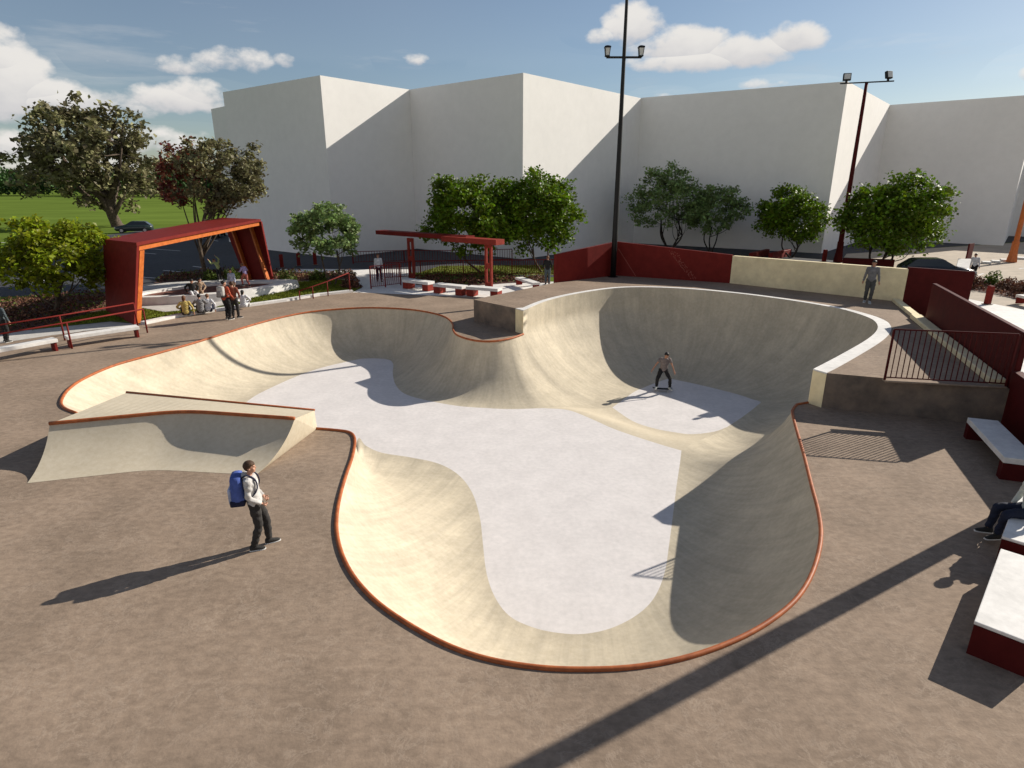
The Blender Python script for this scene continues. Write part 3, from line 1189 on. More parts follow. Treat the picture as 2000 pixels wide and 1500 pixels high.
# ------------------------------------------------------------------ masts and lamps
def mast(name, label, base, z0, h, r0, r1, m, flare=0.0):
    o = thing(name, label, 'light pole', (base.x, base.y, z0))
    bm = bmesh.new()
    pts = [(0, 0, h * k / 8) for k in range(9)]
    tube(bm, pts, [r0 + (r1 - r0) * k / 8 for k in range(9)], 14)
    bm_obj('pole', bm, m, o, True)
    if flare:
        bm = bmesh.new()
        loft(bm, [[(s * math.cos(a), s * math.sin(a), z) for a in [math.pi / 4 + math.pi / 2 * k for k in range(4)]]
                  for s, z in ((flare * 1.5, 0), (flare * 1.5, .05), (flare * 1.05, .9), (r0 * 1.2, 1.6))])
        bm_obj('flared_base', bm, m, o)
    else:
        bm = bmesh.new()
        tube(bm, [(0, 0, 0), (0, 0, .03)], r0 * 1.7, 14)
        bm_obj('base_plate', bm, m, o)
    return o


BMP = G(1197, 541, ZP)
bmz = zat(BMP, 112) - ZP
bk = mast('lantern_mast', 'very tall black mast with two lanterns on a crossbar before the red corner wall', BMP, ZP, 19.0, .16, .045, M_BLACK)
bm = bmesh.new()
box(bm, (0, 0, bmz), (1.75, .09, .09))
bm_obj('crossbar', bm, M_BLACK, bk)
for s in (-1, 1):
    x = s * .84
    bm = bmesh.new()
    loft(bm, [[(x + a * w_, b * w_, z) for a, b in ((-1, -1), (1, -1), (1, 1), (-1, 1))] for w_, z in
              ((.14, bmz + .42), (.165, bmz + .44), (.15, bmz + .49), (.04, bmz + .54))])
    for a, b in ((-1, -1), (1, -1), (1, 1), (-1, 1)):
        tube(bm, [(x + a * .09, b * .09, bmz + .05), (x + a * .13, b * .13, bmz + .43)], .016, 5)
    loft(bm, [[(x + a * w_, b * w_, z) for a, b in ((-1, -1), (1, -1), (1, 1), (-1, 1))] for w_, z in
              ((.05, bmz + .0), (.12, bmz + .05), (.12, bmz + .075))])
    ln = bm_obj('lantern', bm, M_BLACK, bk)
    bm = bmesh.new()
    loft(bm, [[(x + a * w_, b * w_, z) for a, b in ((-1, -1), (1, -1), (1, 1), (-1, 1))] for w_, z in
              ((.088, bmz + .08), (.118, bmz + .415))])
    bm_obj('lantern_glass', bm, M_LENS, ln)

FP = G(1636, 512)
fz = zat(FP, 162)
fl_ = mast('floodlight_pole', 'tall dark red pole with two floodlights, behind the cream concrete wall', FP, 0, fz, .20, .11, M_REDD, .24)
bm = bmesh.new()
box(bm, (0, 0, fz + .04), (3.5, .12, .08), math.radians(-20))
bm_obj('crossbar', bm, M_BLACK, fl_)
for s in (-1, 1):
    bm = bmesh.new()
    cx, cy = s * 1.35 * math.cos(math.radians(-20)), s * 1.35 * math.sin(math.radians(-20))
    R_ = Matrix.Rotation(math.radians(-15 if s < 0 else 20), 3, 'Z') @ Matrix.Rotation(math.radians(-14), 3, 'X')
    box(bm, (cx, cy, fz + .46), (.54, .22, .50), R_, .03)
    box(bm, (cx, cy, fz + .14), (.12, .12, .16))
    fd = bm_obj('floodlight', bm, M_BLACK, fl_)
    bm = bmesh.new()
    box(bm, Vector((cx, cy, fz + .46)) + R_ @ Vector((0, -.115, 0)), (.42, .03, .38), R_)
    bm_obj('lens', bm, M_LENS, fd)

RP = G(1975, 512)
mast('street_lamp_pole', 'rust orange lamp pole with flared foot by the white road dashes at the right edge', RP, 0, 13.0, .20, .11, M_ORANGE, .24)
OP = Vector((11.0, 11.17, 0))
mast('floodlight_pole', 'red pole outside the right picture edge whose long shadow crosses the plaza', OP, 0, 11.0, .16, .15, M_REDD)

# ------------------------------------------------------------------ building
HB = 14.0
BP = [G(435, 180, HB), G(625, 147, HB), G(800, 175, HB), G(1022, 142, HB), G(1253, 192, HB), G(1655, 160, HB), G(1738, 205, HB)]
u1 = (BP[1] - BP[0]).normalized()
u2 = (BP[2] - BP[1]).normalized()
BP4 = G(2031, 184, HB)
BP.append(BP4)
BP.append(BP4 + (BP[6] - BP[5]).normalized() * 16)
BP.append(BP[-1] + (BP4 - BP[6]).normalized() * 22)
for p in BP:
    p.z = 0
bld = thing('white_building', 'long blank white building with a folded sawtooth facade behind the trees', 'building', (BP[0].x, BP[0].y, 0))
org = BP[0].copy()
# four wings, each a closed block: inner corner -> front corner -> inner corner, going back
back = Vector((.15, 1, 0)).normalized()
corner = [(BP[0], BP[1], BP[2]), (BP[2], BP[3], BP[4]), (BP[4], BP[5], BP[6]), (BP[6], BP[7], BP[8])]
for i, (a, b, c_) in enumerate(corner):
    bm = bmesh.new()
    a_, b_, c2 = a - org, b - org, c_ - org
    prism(bm, [a_, b_, c2, c2 + back * 14, a_ + back * (14 if i else 4)], -.05, HB + (.05 if i == 2 else 0))
    bm_obj('wing', bm, M_BUILD, bld)
bm = bmesh.new()
prism(bm, [BP[8] - org, BP[9] - org, BP[9] - org + back * 16, BP[8] - org + back * 16], -.05, HB)
bm_obj('wing', bm, M_BUILD, bld)
lowp = G(412, 213, 13.2)
lowp.z = 0
bm = bmesh.new()
prism(bm, [lowp, BP[0] + Vector((1.5, .6, 0)), BP[0] + Vector((1.5, 12, 0)), lowp + Vector((0, 12, 0))], -.05, 13.2)
tag(bm_obj('white_annex', bm, M_BUILD), 'narrow lower white block at the far left end of the white building', 'building')

# ------------------------------------------------------------------ lawns, beds, paths
def PX(l, z=0.0):
    return [tuple(G(x, y, z)[:2]) for x, y in l]


sheet('lawn', [PX([(-300, 700), (-60, 668), (60, 646), (130, 624), (200, 607), (280, 602), (320, 610), (420, 601), (500, 580), (556, 568),
                   (556, 552), (600, 549), (660, 545), (692, 548), (706, 562), (690, 569.5), (625, 576.5), (560, 587.3), (480, 598.3), (420, 607), (355, 617), (285, 632),
                   (215, 627), (90, 640), (0, 649), (-260, 715), (-300, 730)])], -.008, M_LAWN)
sheet('footway', [PX([(-300, 735), (-260, 716), (0, 650), (90, 641), (215, 628), (285, 633.5), (200, 642.6), (100, 654.6), (0, 669.6), (-260, 734)])], -.004, M_PATH)
sheet('footway', [PX([(216, 605), (205, 575), (265, 561), (330, 551), (450, 545), (530, 547), (556, 553), (556, 567), (500, 579), (420, 600), (320, 609), (280, 601)])], -.004, M_PATH)
sheet('planting_bed', [PX([(-300, 625), (0, 590), (80, 580), (204, 573), (215, 606), (130, 623), (60, 645), (-60, 667), (-300, 699)])], -.006, M_SOIL)
sheet('planting_bed', [PX([(300, 553), (330, 535), (470, 528), (590, 532), (690, 533), (700, 546), (660, 544), (600, 548), (556, 551), (530, 546), (450, 544), (330, 550)])], -.010, M_SOIL)
sheet('lawn', [PX([(800, 538), (1086, 536), (1086, 517), (860, 519)])], -.008, M_LAWN)
sheet('planting_bed', [PX([(812, 556), (812, 541), (1075, 540), (1075, 552), (1000, 552), (900, 560)])], -.008, M_SOIL)
sheet('planting_bed', [PX([(1895, 566), (1905, 552), (2010, 556), (2120, 575), (2160, 610), (2010, 590), (1935, 572)])], -.006, M_SOIL)
kb = KERB[4:]
bm = bmesh.new()
rows = []
for i, p in enumerate(kb):
    t_ = (kb[min(i + 1, len(kb) - 1)] - kb[max(i - 1, 0)]).normalized()
    n_ = Vector((-t_.y, t_.x, 0))
    q_ = p + n_ * .34
    rows.append([bm.verts.new((p.x, p.y, -.02)), bm.verts.new((p.x, p.y, .12)), bm.verts.new((q_.x, q_.y, .12)), bm.verts.new((q_.x, q_.y, -.3))])
for a, b in zip(rows, rows[1:]):
    for k in range(3):
        bm.faces.new((a[k], b[k], b[k + 1], a[k + 1]))
for r_ in (rows[0], rows[-1]):
    bm.faces.new(r_)
tag(bm_obj('kerb', bm, M_WHITEC), kind='structure')

# bay lines in the dark car park, lines and zebra blocks on the pale road
def line_marks(name, segs_, w, z, m):
    bm = bmesh.new()
    for (x0, y0, x1, y1) in segs_:
        a, b = G(x0, y0, z), G(x1, y1, z)
        d = (b - a).normalized()
        n_ = Vector((-d.y, d.x, 0)) * w / 2
        vs = [bm.verts.new(p) for p in (a - n_, b - n_, b + n_, a + n_)]
        f_ = bm.faces.new(vs)
    bm.normal_update()
    for f_ in bm.faces:
        if f_.normal.z < 0:
            f_.normal_flip()
    return tag(bm_obj(name, bm, m), kind='structure')


line_marks('bay_lines', [(283, 485, 352, 490), (268, 493, 305, 496), (262, 514, 280, 515), (262, 540, 330, 545), (319, 528, 368, 532), (377, 520, 409, 524),
                         (386, 463, 426, 471), (179, 474, 196, 476), (185, 497, 199, 498), (148, 472, 160, 473), (120, 500, 160, 503), (80, 480, 110, 482), (20, 500, 60, 503), (-60, 520, 0, 525),
                         (40, 545, 100, 549), (-40, 470, 10, 474)], .16, -.025, M_LINE)
line_marks('road_lines', [(1900, 541, 1921, 534), (1940, 556, 2060, 540), (1990, 525, 2050, 517)], .16, -.02, M_LINE)
zb = None
for i, (x, y) in enumerate([(1926, 514), (1944, 512), (1962, 509.5), (1993, 505.5), (2010, 503.5)]):
    p = G(x, y)
    if zb is None:
        bm = bmesh.new()
        box(bm, (0, 0, .06), (.56, .8, .16), None, .03)
        zb = tag(bm_obj('road_block', bm, M_WHITEC), 'low white kerb block in the row on the pale road by the orange lamp pole', 'kerb block', 'white kerb blocks on the pale road')
        zb.location, zb.rotation_euler = p, (0, 0, -.5)
    else:
        copy_thing(zb, p, -.5, zb['label'])


def tri_sample(poly, n, rnd):
    """random points in a plan polygon by rejection"""
    P = np.array([p[:2] for p in poly])
    lo, hi = P.min(0), P.max(0)
    out = []
    rg = np.random.default_rng(rnd.randrange(10 ** 6))
    while len(out) < n:
        q = rg.uniform(lo, hi, size=(max(4000, n), 2))
        ins = np.zeros(len(q), bool)
        j = len(P) - 1
        for i in range(len(P)):
            if P[i][1] != P[j][1]:
                c_ = (P[i][1] > q[:, 1]) != (P[j][1] > q[:, 1])
                ins ^= c_ & (q[:, 0] < (P[j][0] - P[i][0]) * (q[:, 1] - P[i][1]) / (P[j][1] - P[i][1]) + P[i][0])
            j = i
        out += [tuple(r) for r in q[ins]]
    return out[:n]


def leaf_mesh(name, cents, size, rng, up=.35, fold=True):
    """one mesh of many small bent leaf quads around the given centres (numpy Nx3)"""
    n = len(cents)
    nrm = rng.normal(size=(n, 3))
    nrm[:, 2] = np.abs(nrm[:, 2]) * (1 + up) + up * .6
    nrm /= np.linalg.norm(nrm, axis=1)[:, None]
    t = np.cross(nrm, rng.normal(size=(n, 3)))
    t /= np.linalg.norm(t, axis=1)[:, None]
    b = np.cross(nrm, t)
    s = size * rng.uniform(.6, 1.25, size=(n, 1))
    v0 = cents - t * s * .6
    v1 = cents + b * s * .42 + nrm * s * .14
    v2 = cents + t * s * .6
    v3 = cents - b * s * .42 + nrm * s * .14
    V = np.stack([v0, v1, v2, v3], 1).reshape(-1, 3)
    I = np.arange(n) * 4
    F = np.concatenate([np.stack([I, I + 1, I + 2], 1), np.stack([I, I + 2, I + 3], 1)])
    me = bpy.data.meshes.new(name)
    me.vertices.add(len(V))
    me.vertices.foreach_set('co', V.astype(np.float32).ravel())
    me.loops.add(len(F) * 3)
    me.loops.foreach_set('vertex_index', F.astype(np.int32).ravel())
    me.polygons.add(len(F))
    me.polygons.foreach_set('loop_start', np.arange(0, len(F) * 3, 3, dtype=np.int32))
    me.update(calc_edges=True)
    me.validate()
    return me


LEAF = {
    'dark': mat('dark_leaf', (.125, .205, .008), .55, .25, .8, island=.45, transl=.30, spec=.3),
    'mid': mat('mid_leaf', (.21, .30, .10), .55, .25, .8, island=.40, transl=.30, spec=.3),
    'bright': mat('bright_leaf', (.25, .30, .012), .5, .25, .8, island=.42, transl=.38, spec=.3),
    'olive': mat('olive_leaf', (.22, .205, .10), .6, .25, .5, island=.5, transl=.22, spec=.25),
    'red': mat('red_leaf', (.27, .075, .045), .6, .25, .8, island=.4, transl=.3),
    'far': mat('far_leaf', (.060, .125, .030), .8, .25, .05, island=.35, transl=.15),
    'russet': mat('russet_leaf', (.17, .075, .045), .8, .25, .8, island=.45, transl=.2),
    'shrub': mat('shrub_leaf', (.10, .14, .02), .7, .25, .8, island=.4, transl=.3),
}


def tree(name, label, base, crown, mats, seed, size, n, trunk_r, stems=1, group=None, lean=0.0, clumps=90, fork=.30, spread=.24, two=None, bark=None, hollow=.45):
    """base: world point; crown: (cx, cy, cz, rx, ry, rz) relative to base. trunk with limbs + leaf crown"""
    rng = np.random.default_rng(seed)
    o = thing(name, label, 'tree', base, 0, group)
    cx, cy, cz, rx, ry, rz = crown
    C0 = np.array([cx, cy, cz])
    R0 = np.array([rx, ry, rz])
    # clump centres in an uneven ellipsoid
    cl = []
    while len(cl) < clumps:
        d = rng.normal(size=3)
        d /= np.linalg.norm(d)
        q = mnoise.noise(Vector(d * 1.9) + Vector((seed * 3.1, 0, seed))) + .5 * mnoise.noise(Vector(d * 4.3) + Vector((0, seed * 1.7, 0)))
        r = (hollow + (1 - hollow) * rng.random() ** .55) * (.97 + .30 * q)
        p = C0 + d * R0 * r
        if d[2] < -.72 and rng.random() < .7:
            continue
        cl.append(p)
    cl = np.array(cl)
    per = n // clumps
    sg = spread * min(rx, rz)
    pts = np.repeat(cl, per, axis=0) + np.clip(rng.normal(size=(clumps * per, 3)), -1.55, 1.55) * sg * np.array([.62, .62, .45]) * rng.uniform(.5, 1.2, size=(clumps * per, 1))
    me = leaf_mesh('crown', pts, size, rng)
    link('crown', me, mats, o)
    if two is not None:
        me.materials.append(LEAF[two[0]])
        idx = np.zeros(len(me.polygons), np.int32)
        cen = np.tile((pts[:, 0] - cx) / rx, 2)
        nzv = np.tile(rng.normal(size=len(pts)) * .25, 2)
        idx[(cen + nzv) < two[1]] = 1
        me.polygons.foreach_set('material_index', idx)
    # trunk and limbs
    bm = bmesh.new()
    cb = cz - rz
    tops = []
    for s in range(stems):
        a = 2 * math.pi * s / stems + rng.uniform(0, 1.0)
        off = (0.0 if stems == 1 else trunk_r * 1.2)
        p0 = Vector((off * math.cos(a), off * math.sin(a), -.05))
        outr = (.08 if stems == 1 else .42) * rx
        fk = Vector((cx * .5 + outr * math.cos(a) * .6, cy * .5 + outr * math.sin(a) * .6, cb + fork * 2 * rz))
        m1 = p0.lerp(fk, .5) + Vector((rng.normal() * .06 * rx, rng.normal() * .06 * rx, 0)) + (Vector((outr * .25 * math.cos(a), outr * .25 * math.sin(a), 0)) if stems > 1 else Vector())
        tr = trunk_r if stems == 1 else trunk_r * .62
        path = spline([p0, p0.lerp(m1, .25) * 1.0, m1, fk], 4)
        nn_ = len(path)
        rad = [tr * (1.5 if i == 0 else (1.15 if i == 1 else 1 - .4 * i / nn_)) for i in range(nn_)]
        tube(bm, path, rad, 9)
        tops.append((fk, tr * .6, path))
    # limbs reach to groups of clumps, finer branches from limbs to clumps
    nl = 7 * max(1, 3 - stems)
    order = rng.permutation(clumps)
    limbs = []
    for j in range(nl):
        tgt = cl[order[j]]
        tp, tr, path = tops[min(range(len(tops)), key=lambda q: (Vector(tgt) - tops[q][0]).length)]
        st = Vector(path[int(len(path) * rng.uniform(.45, .95))])
        e = Vector(C0 + (tgt - C0) * .8)
        mid = st.lerp(e, .5) + Vector((0, 0, -.10 * rz)) + Vector(rng.normal(size=3) * .07 * rx)
        lp = spline([st, mid, e], 5)
        tube(bm, lp, [tr * (.75 - .6 * i / (len(lp) - 1)) for i in range(len(lp))], 7)
        limbs.append((lp, tr))
    allp = [(Vector(q), tr * (.5 - .35 * i / len(lp))) for lp, tr in limbs for i, q in enumerate(lp)]
    for j in order[nl:]:
        e = Vector(cl[j])
        st, r_ = min(allp, key=lambda q: (q[0] - e).length)
        mid = st.lerp(e, .5) + Vector(rng.normal(size=3) * .05 * rx)
        tube(bm, [st, mid, e], [max(r_ * .8, .01), max(r_ * .5, .008), .006], 5)
    bm_obj('trunk', bm, bark or M_BARK, o, True)
    return o


def tree_px(name, label, base_px, bb, mats, seed, size, n, trunk_r, z=0.0, **kw):
    b = G(base_px[0], base_px[1], z)
    dep = (b.y) * math.cos(PITCH) - (z - CAM_H) * math.sin(PITCH)
    x0, y0, x1, y1 = bb
    zt, zb = zat(b, y0) - z, zat(b, y1) - z
    zc = (zt + zb) / 2
    dpc = b.y * math.cos(PITCH) - (z + zc - CAM_H) * math.sin(PITCH)
    xc = ((x0 + x1) / 2 - 1000) / FPX * dpc
    rx = (x1 - x0) / 2 / FPX * dpc
    ry = kw.pop('ry', 1.0) * rx
    return tree(name, label, b, (xc - b.x, 0, zc, rx * .94, ry * .94, (zt - zb) / 2 * .94), mats, seed, size, n, trunk_r, **kw)


tree_px('leafy_tree', 'bright yellow green tree at the left edge beside the red portal', (108, 612), (-12, 420, 212, 580), LEAF['bright'], 11, .20, 9000, .13, stems=1, clumps=150, fork=.22, spread=.22)
tree_px('broad_tree', 'largest tree, dark olive with a pale thick trunk, on the green field', (230, 443), (40, 185, 306, 418), LEAF['olive'], 5, .62, 9500, .85, clumps=170, fork=.18, spread=.17, hollow=.35)
tree_px('broad_tree', 'dark olive tree with a rusty red side, between the largest tree and the building', (402, 543), (308, 262, 522, 430), LEAF['olive'], 23, .22, 11000, .16, clumps=140, fork=.18, spread=.19, two=('red', -.45))
tree_px('small_tree', 'small pale green tree with slender forked stem by the sloping handrail', (650, 556), (564, 396, 706, 512), LEAF['mid'], 31, .21, 4800, .10, stems=2, clumps=95, fork=.18, spread=.23)
tree_px('leafy_tree', 'wide dark green tree behind the pergola roof', (946, 533), (818, 340, 1026, 500), LEAF['dark'], 41, .215, 16500, .14, stems=2, clumps=130, fork=.12, spread=.24)
tree_px('leafy_tree', 'dark green tree overlapping the wide one, just left of the red corner wall', (1062, 531), (976, 340, 1138, 502), LEAF['dark'], 47, .215, 15000, .13, stems=2, clumps=110, fork=.12, spread=.25)
tree_px('small_tree', 'airy pale green tree right of the black mast with several dark stems', (1308, 488), (1222, 326, 1392, 455), LEAF['mid'], 53, .235, 7000, .15, stems=4, clumps=100, fork=.20, spread=.22, bark=M_BARKD)
tree_px('small_tree', 'smaller airy pale green tree right beside the other, above the end of the red wall', (1388, 493), (1330, 358, 1466, 468), LEAF['mid'], 59, .22, 5400, .12, stems=3, clumps=80, fork=.22, spread=.22, bark=M_BARKD)
tree_px('leafy_tree', 'round dark green tree on its own above the cream concrete wall', (1546, 502), (1476, 364, 1616, 484), LEAF['dark'], 67, .22, 11000, .13, stems=3, clumps=90, fork=.15, spread=.26, bark=M_BARKD)
tree_px('leafy_tree', 'big dark green tree right of the floodlight pole, behind the grey hoodie', (1712, 520), (1646, 338, 1850, 508), LEAF['dark'], 71, .24, 17500, .16, stems=3, clumps=140, fork=.13, spread=.25, bark=M_BARKD)


# far wood on the horizon: one mass
def far_wood():
    rng = np.random.default_rng(3)
    P = []
    for k in range(60):
        px = -620 + k * 19 + rng.uniform(-8, 8)
        d = ray(px, 360)
        t = rng.uniform(300, 345)
        x, y = d.x * t, d.y * t
        h = rng.uniform(11, 17)
        r = rng.uniform(5, 8)
        n = 420
        v = rng.normal(size=(n, 3))
        v /= np.linalg.norm(v, axis=1)[:, None]
        v *= (rng.random((n, 1)) ** .35)
        P.append(np.array([x, y, h * .52]) + v * np.array([r, r, h * .5]) * rng.uniform(.8, 1.1, size=(n, 1)))
    P = np.concatenate(P)
    me = leaf_mesh('far_wood', P, 1.7, rng)
    tag(link('far_wood', me, LEAF['far']), 'distant green wood along the far edge of the field', 'wood', None, 'stuff')


far_wood()


def shrub(label, p, r, h, m, seed, n=520, size=.13, group=None):
    rng = np.random.default_rng(seed)
    o = thing('shrub', label, 'shrub', p, 0, group)
    v = rng.normal(size=(n, 3))
    v /= np.linalg.norm(v, axis=1)[:, None]
    v[:, 2] = np.abs(v[:, 2])
    q = np.array([1 + .35 * mnoise.noise(Vector(x * 2.2) + Vector((seed, 0, 0))) for x in v])
    P = v * (rng.random((n, 1)) ** .4) * q[:, None] * np.array([r, r, h])
    link('foliage', leaf_mesh('foliage', P, size, rng), m, o)
    bm = bmesh.new()
    for k in range(6):
        e = Vector(P[k * 7]) * .8
        tube(bm, [(0, 0, -.02), e * .5 + Vector((0, 0, .05)), e], [.02, .014, .006], 5)
    bm_obj('stems', bm, M_BARK, o)['kind'] = 'stuff'
    return o


for i, (lab, x, y, r, h, m) in enumerate([
        ('round green shrub at the foot of the leaning orange portal leg', 560, 552, .62, .8, 'shrub'),
        ('bright green shrub left of the slender small tree', 622, 547, .6, .7, 'shrub'),
        ('greyish brown shrub just right of the slender small tree', 686, 562, .7, .6, 'russet'),
        ('tufty yellowish shrub by the child in the purple top', 454, 545, .5, .7, 'shrub'),
        ('small yellow green shrub near the person in the green top', 412, 546, .45, .65, 'shrub'),
        ('orange brown shrub at the end of the red screen wall', 1902, 562, .5, .75, 'russet'),
        ('yellow green upright shrub behind the single red bollard', 1934, 560, .5, 1.0, 'shrub'),
        ('low rusty pink shrub right of the red bollard', 1968, 566, .7, .7, 'russet'),
        ('rusty pink shrub cut by the right picture edge', 1998, 574, .7, .75, 'russet')]):
    shrub(lab, G(x, y), r, h, LEAF[m], 100 + i)


def cover(name, polys, n, m, size, hgt, seed, cat, label):
    rnd = random.Random(seed)
    rng = np.random.default_rng(seed)
    P = []
    for poly, k in polys:
        for (x, y) in tri_sample(poly, int(n * k), rnd):
            hh = hgt * (.25 + .75 * max(0, .5 + mnoise.noise(Vector((x * .9, y * .9, seed)))))
            P.append((x, y, rnd.uniform(.02, hh)))
    return tag(link(name, leaf_mesh(name, np.array(P), size, rng), m), label, cat, None, 'stuff')


BED1 = PX([(-300, 625), (0, 590), (80, 580), (204, 573), (214, 604), (130, 622), (60, 643), (-60, 665), (-300, 697)])
BED2 = PX([(300, 552), (330, 536), (470, 529), (590, 533), (690, 534), (700, 545), (660, 543), (600, 547), (556, 550), (530, 545), (450, 543), (330, 549)])
BED3 = PX([(815, 555), (815, 542), (1072, 541), (1072, 551), (1000, 551), (900, 558)])
BED4 = PX([(1895, 566), (1905, 552), (2010, 556), (2120, 575), (2160, 610), (2010, 590), (1935, 572)])
cover('ground_cover', [(BED1, .4), (BED2, .25), (BED3, .15), (BED4, .2)], 16000, LEAF['russet'], .12, .42, 5, 'ground cover', 'low russet ground cover in the planting beds')
cover('ground_cover', [(BED1, .35), (BED2, .4), (BED3, .25)], 2600, LEAF['shrub'], .12, .5, 9, 'ground cover', 'green tufts scattered among the russet bed plants')


def grass(polys, n, seed):
    rnd = random.Random(seed)
    V, F = [], []
    for poly, k in polys:
        for (x, y) in tri_sample(poly, int(n * k), rnd):
            a, h = rnd.uniform(0, 6.28), rnd.uniform(.04, .11)
            dx, dy = math.cos(a) * .022, math.sin(a) * .022
            lx, ly = rnd.uniform(-.05, .05), rnd.uniform(-.05, .05)
            i = len(V)
            V += [(x - dx, y - dy, -.01), (x + dx, y + dy, -.01), (x + lx, y + ly, h)]
            F.append((i, i + 1, i + 2))
    me = bpy.data.meshes.new('grass')
    me.from_pydata(V, [], F)
    tag(link('grass', me, M_LAWN), 'short mown grass along the plaza edge', 'grass', None, 'stuff')


LAWN1 = PX([(-100, 672), (60, 647), (130, 625), (200, 608), (280, 603), (320, 611), (420, 602), (500, 581), (556, 569), (556, 553), (600, 550), (660, 546), (692, 549), (704, 562),
            (690, 568), (625, 574), (560, 584), (480, 594), (420, 603), (355, 613), (285, 627), (215, 626), (110, 637), (70, 642), (60, 647)])
grass([(LAWN1, .8), (PX([(802, 537), (1085, 535), (1085, 518), (862, 520)]), .2)], 30000, 4)

# ------------------------------------------------------------------ lens-shaped seat ring under the portal
sr = thing('seat_ring', 'low white lens shaped seat ring around a sunken red brown floor by the portal', 'seat wall', G(412, 577), math.atan2(.63, .78))
bm = bmesh.new()


def lens(rx, ry, z, n=48, dx=0.0):
    return [Vector((dx + rx * math.cos(2 * math.pi * k / n), ry * math.sin(2 * math.pi * k / n) * (1 - .25 * abs(math.cos(2 * math.pi * k / n))), z)) for k in range(n)]


ringo = [bm.verts.new(p) for p in lens(4.6, 2.35, -.02, dx=.4)]
ringo2 = [bm.verts.new(p) for p in lens(4.5, 2.28, .40, dx=.4)]
ringi2 = [bm.verts.new(p) for p in lens(3.5, 1.60, .40)]
ringi = [bm.verts.new(p) for p in lens(3.45, 1.56, .26)]
for a, b in ((ringo, ringo2), (ringo2, ringi2), (ringi2, ringi)):
    for k in range(48):
        bm.faces.new((a[k], a[(k + 1) % 48], b[(k + 1) % 48], b[k]))
bm_obj('ring', bm, M_WHITEC, sr)
bm = bmesh.new()
bm.faces.new([bm.verts.new(p) for p in lens(3.46, 1.57, .29)])
bm_obj('sunken_floor', bm, mat('red_brown_rubber', (.20, .075, .05), .9, .15, 4.0, .3, 40), sr)

# ------------------------------------------------------------------ bollards, sign panel, small red blocks
bol = None
for lab, x, y in (('red bollard in the left group, nearest the leaning portal leg', 551, 522), ('red bollard in the middle of the left group by the dark car park', 584, 519),
                  ('red bollard in the left group, furthest from the portal', 616, 517),
                  ('red bollard behind the cream wall, left of the floodlight pole', 1609, 511), ('single red bollard on the sunlit footway beyond the dark red wall', 1928, 594)):
    if bol is None:
        bol = thing('bollard', lab, 'bollard', G(x, y), .3, 'red steel bollards')
        bm = bmesh.new()
        loft(bm, [[(a * w_, b * w_ * .8, z) for a, b in ((-1, -1), (1, -1), (1, 1), (-1, 1))] for w_, z in ((.13, 0), (.13, .93), (.11, .95))])
        bm_obj('post', bm, M_RED, bol)
        bm = bmesh.new()
        box(bm, (0, 0, .012), (.40, .34, .024), None, .006)
        bm_obj('base_plate', bm, M_DARKC, bol)
    else:
        copy_thing(bol, G(x, y), .3, lab)
sp = thing('sign_panel', 'dark red upright sign panel behind the person in the white shirt by the road', 'sign', G(1886, 528), math.radians(38))
bm = bmesh.new()
box(bm, (0, 0, 1.05), (.95, .10, 1.7), None, .01)
bm_obj('panel', bm, M_REDD, sp)
bm = bmesh.new()
box(bm, (0, 0, .1), (.7, .06, .2))
bm_obj('foot', bm, M_BLACK, sp)
bm = bmesh.new()
prism(bm, [G(1862, 545), G(1888, 548), G(1891, 532), G(1866, 530)], -.01, [.55, .62, .95, .9])
bmesh.ops.bevel(bm, geom=[e for e in bm.edges], offset=.02, segments=2, affect='EDGES')
tag(bm_obj('concrete_block', bm, M_WHITEC), 'white sloping concrete block between the black car and the sign panel', 'block')
bm = bmesh.new()
wall_seg(bm, G(1645, 520), G(1745, 524), .3, -.02, .62, side=1)
bmesh.ops.bevel(bm, geom=[e for e in bm.edges], offset=.02, segments=1, affect='EDGES')
tag(bm_obj('low_wall', bm, M_REDD), 'low dark red wall under the big tree right of the floodlight pole', 'low wall')
for lab, x0, x1 in (('low red steel planter edge left of the round tree behind the cream wall', 1470, 1502), ('low red steel planter edge right under the round tree behind the cream wall', 1508, 1545)):
    bm = bmesh.new()
    wall_seg(bm, G(x0, 508), G(x1, 499), .35, -.02, .55, side=1)
    bmesh.ops.bevel(bm, geom=[e for e in bm.edges], offset=.02, segments=1, affect='EDGES')
    tag(bm_obj('planter_edge', bm, M_RED), lab, 'planter edge')
bench('grey shaded slab bench beyond the long dark red wall at the right edge', G(1980, 592), G(2030, 604), .5, 1, .46, .13, legs='plate')

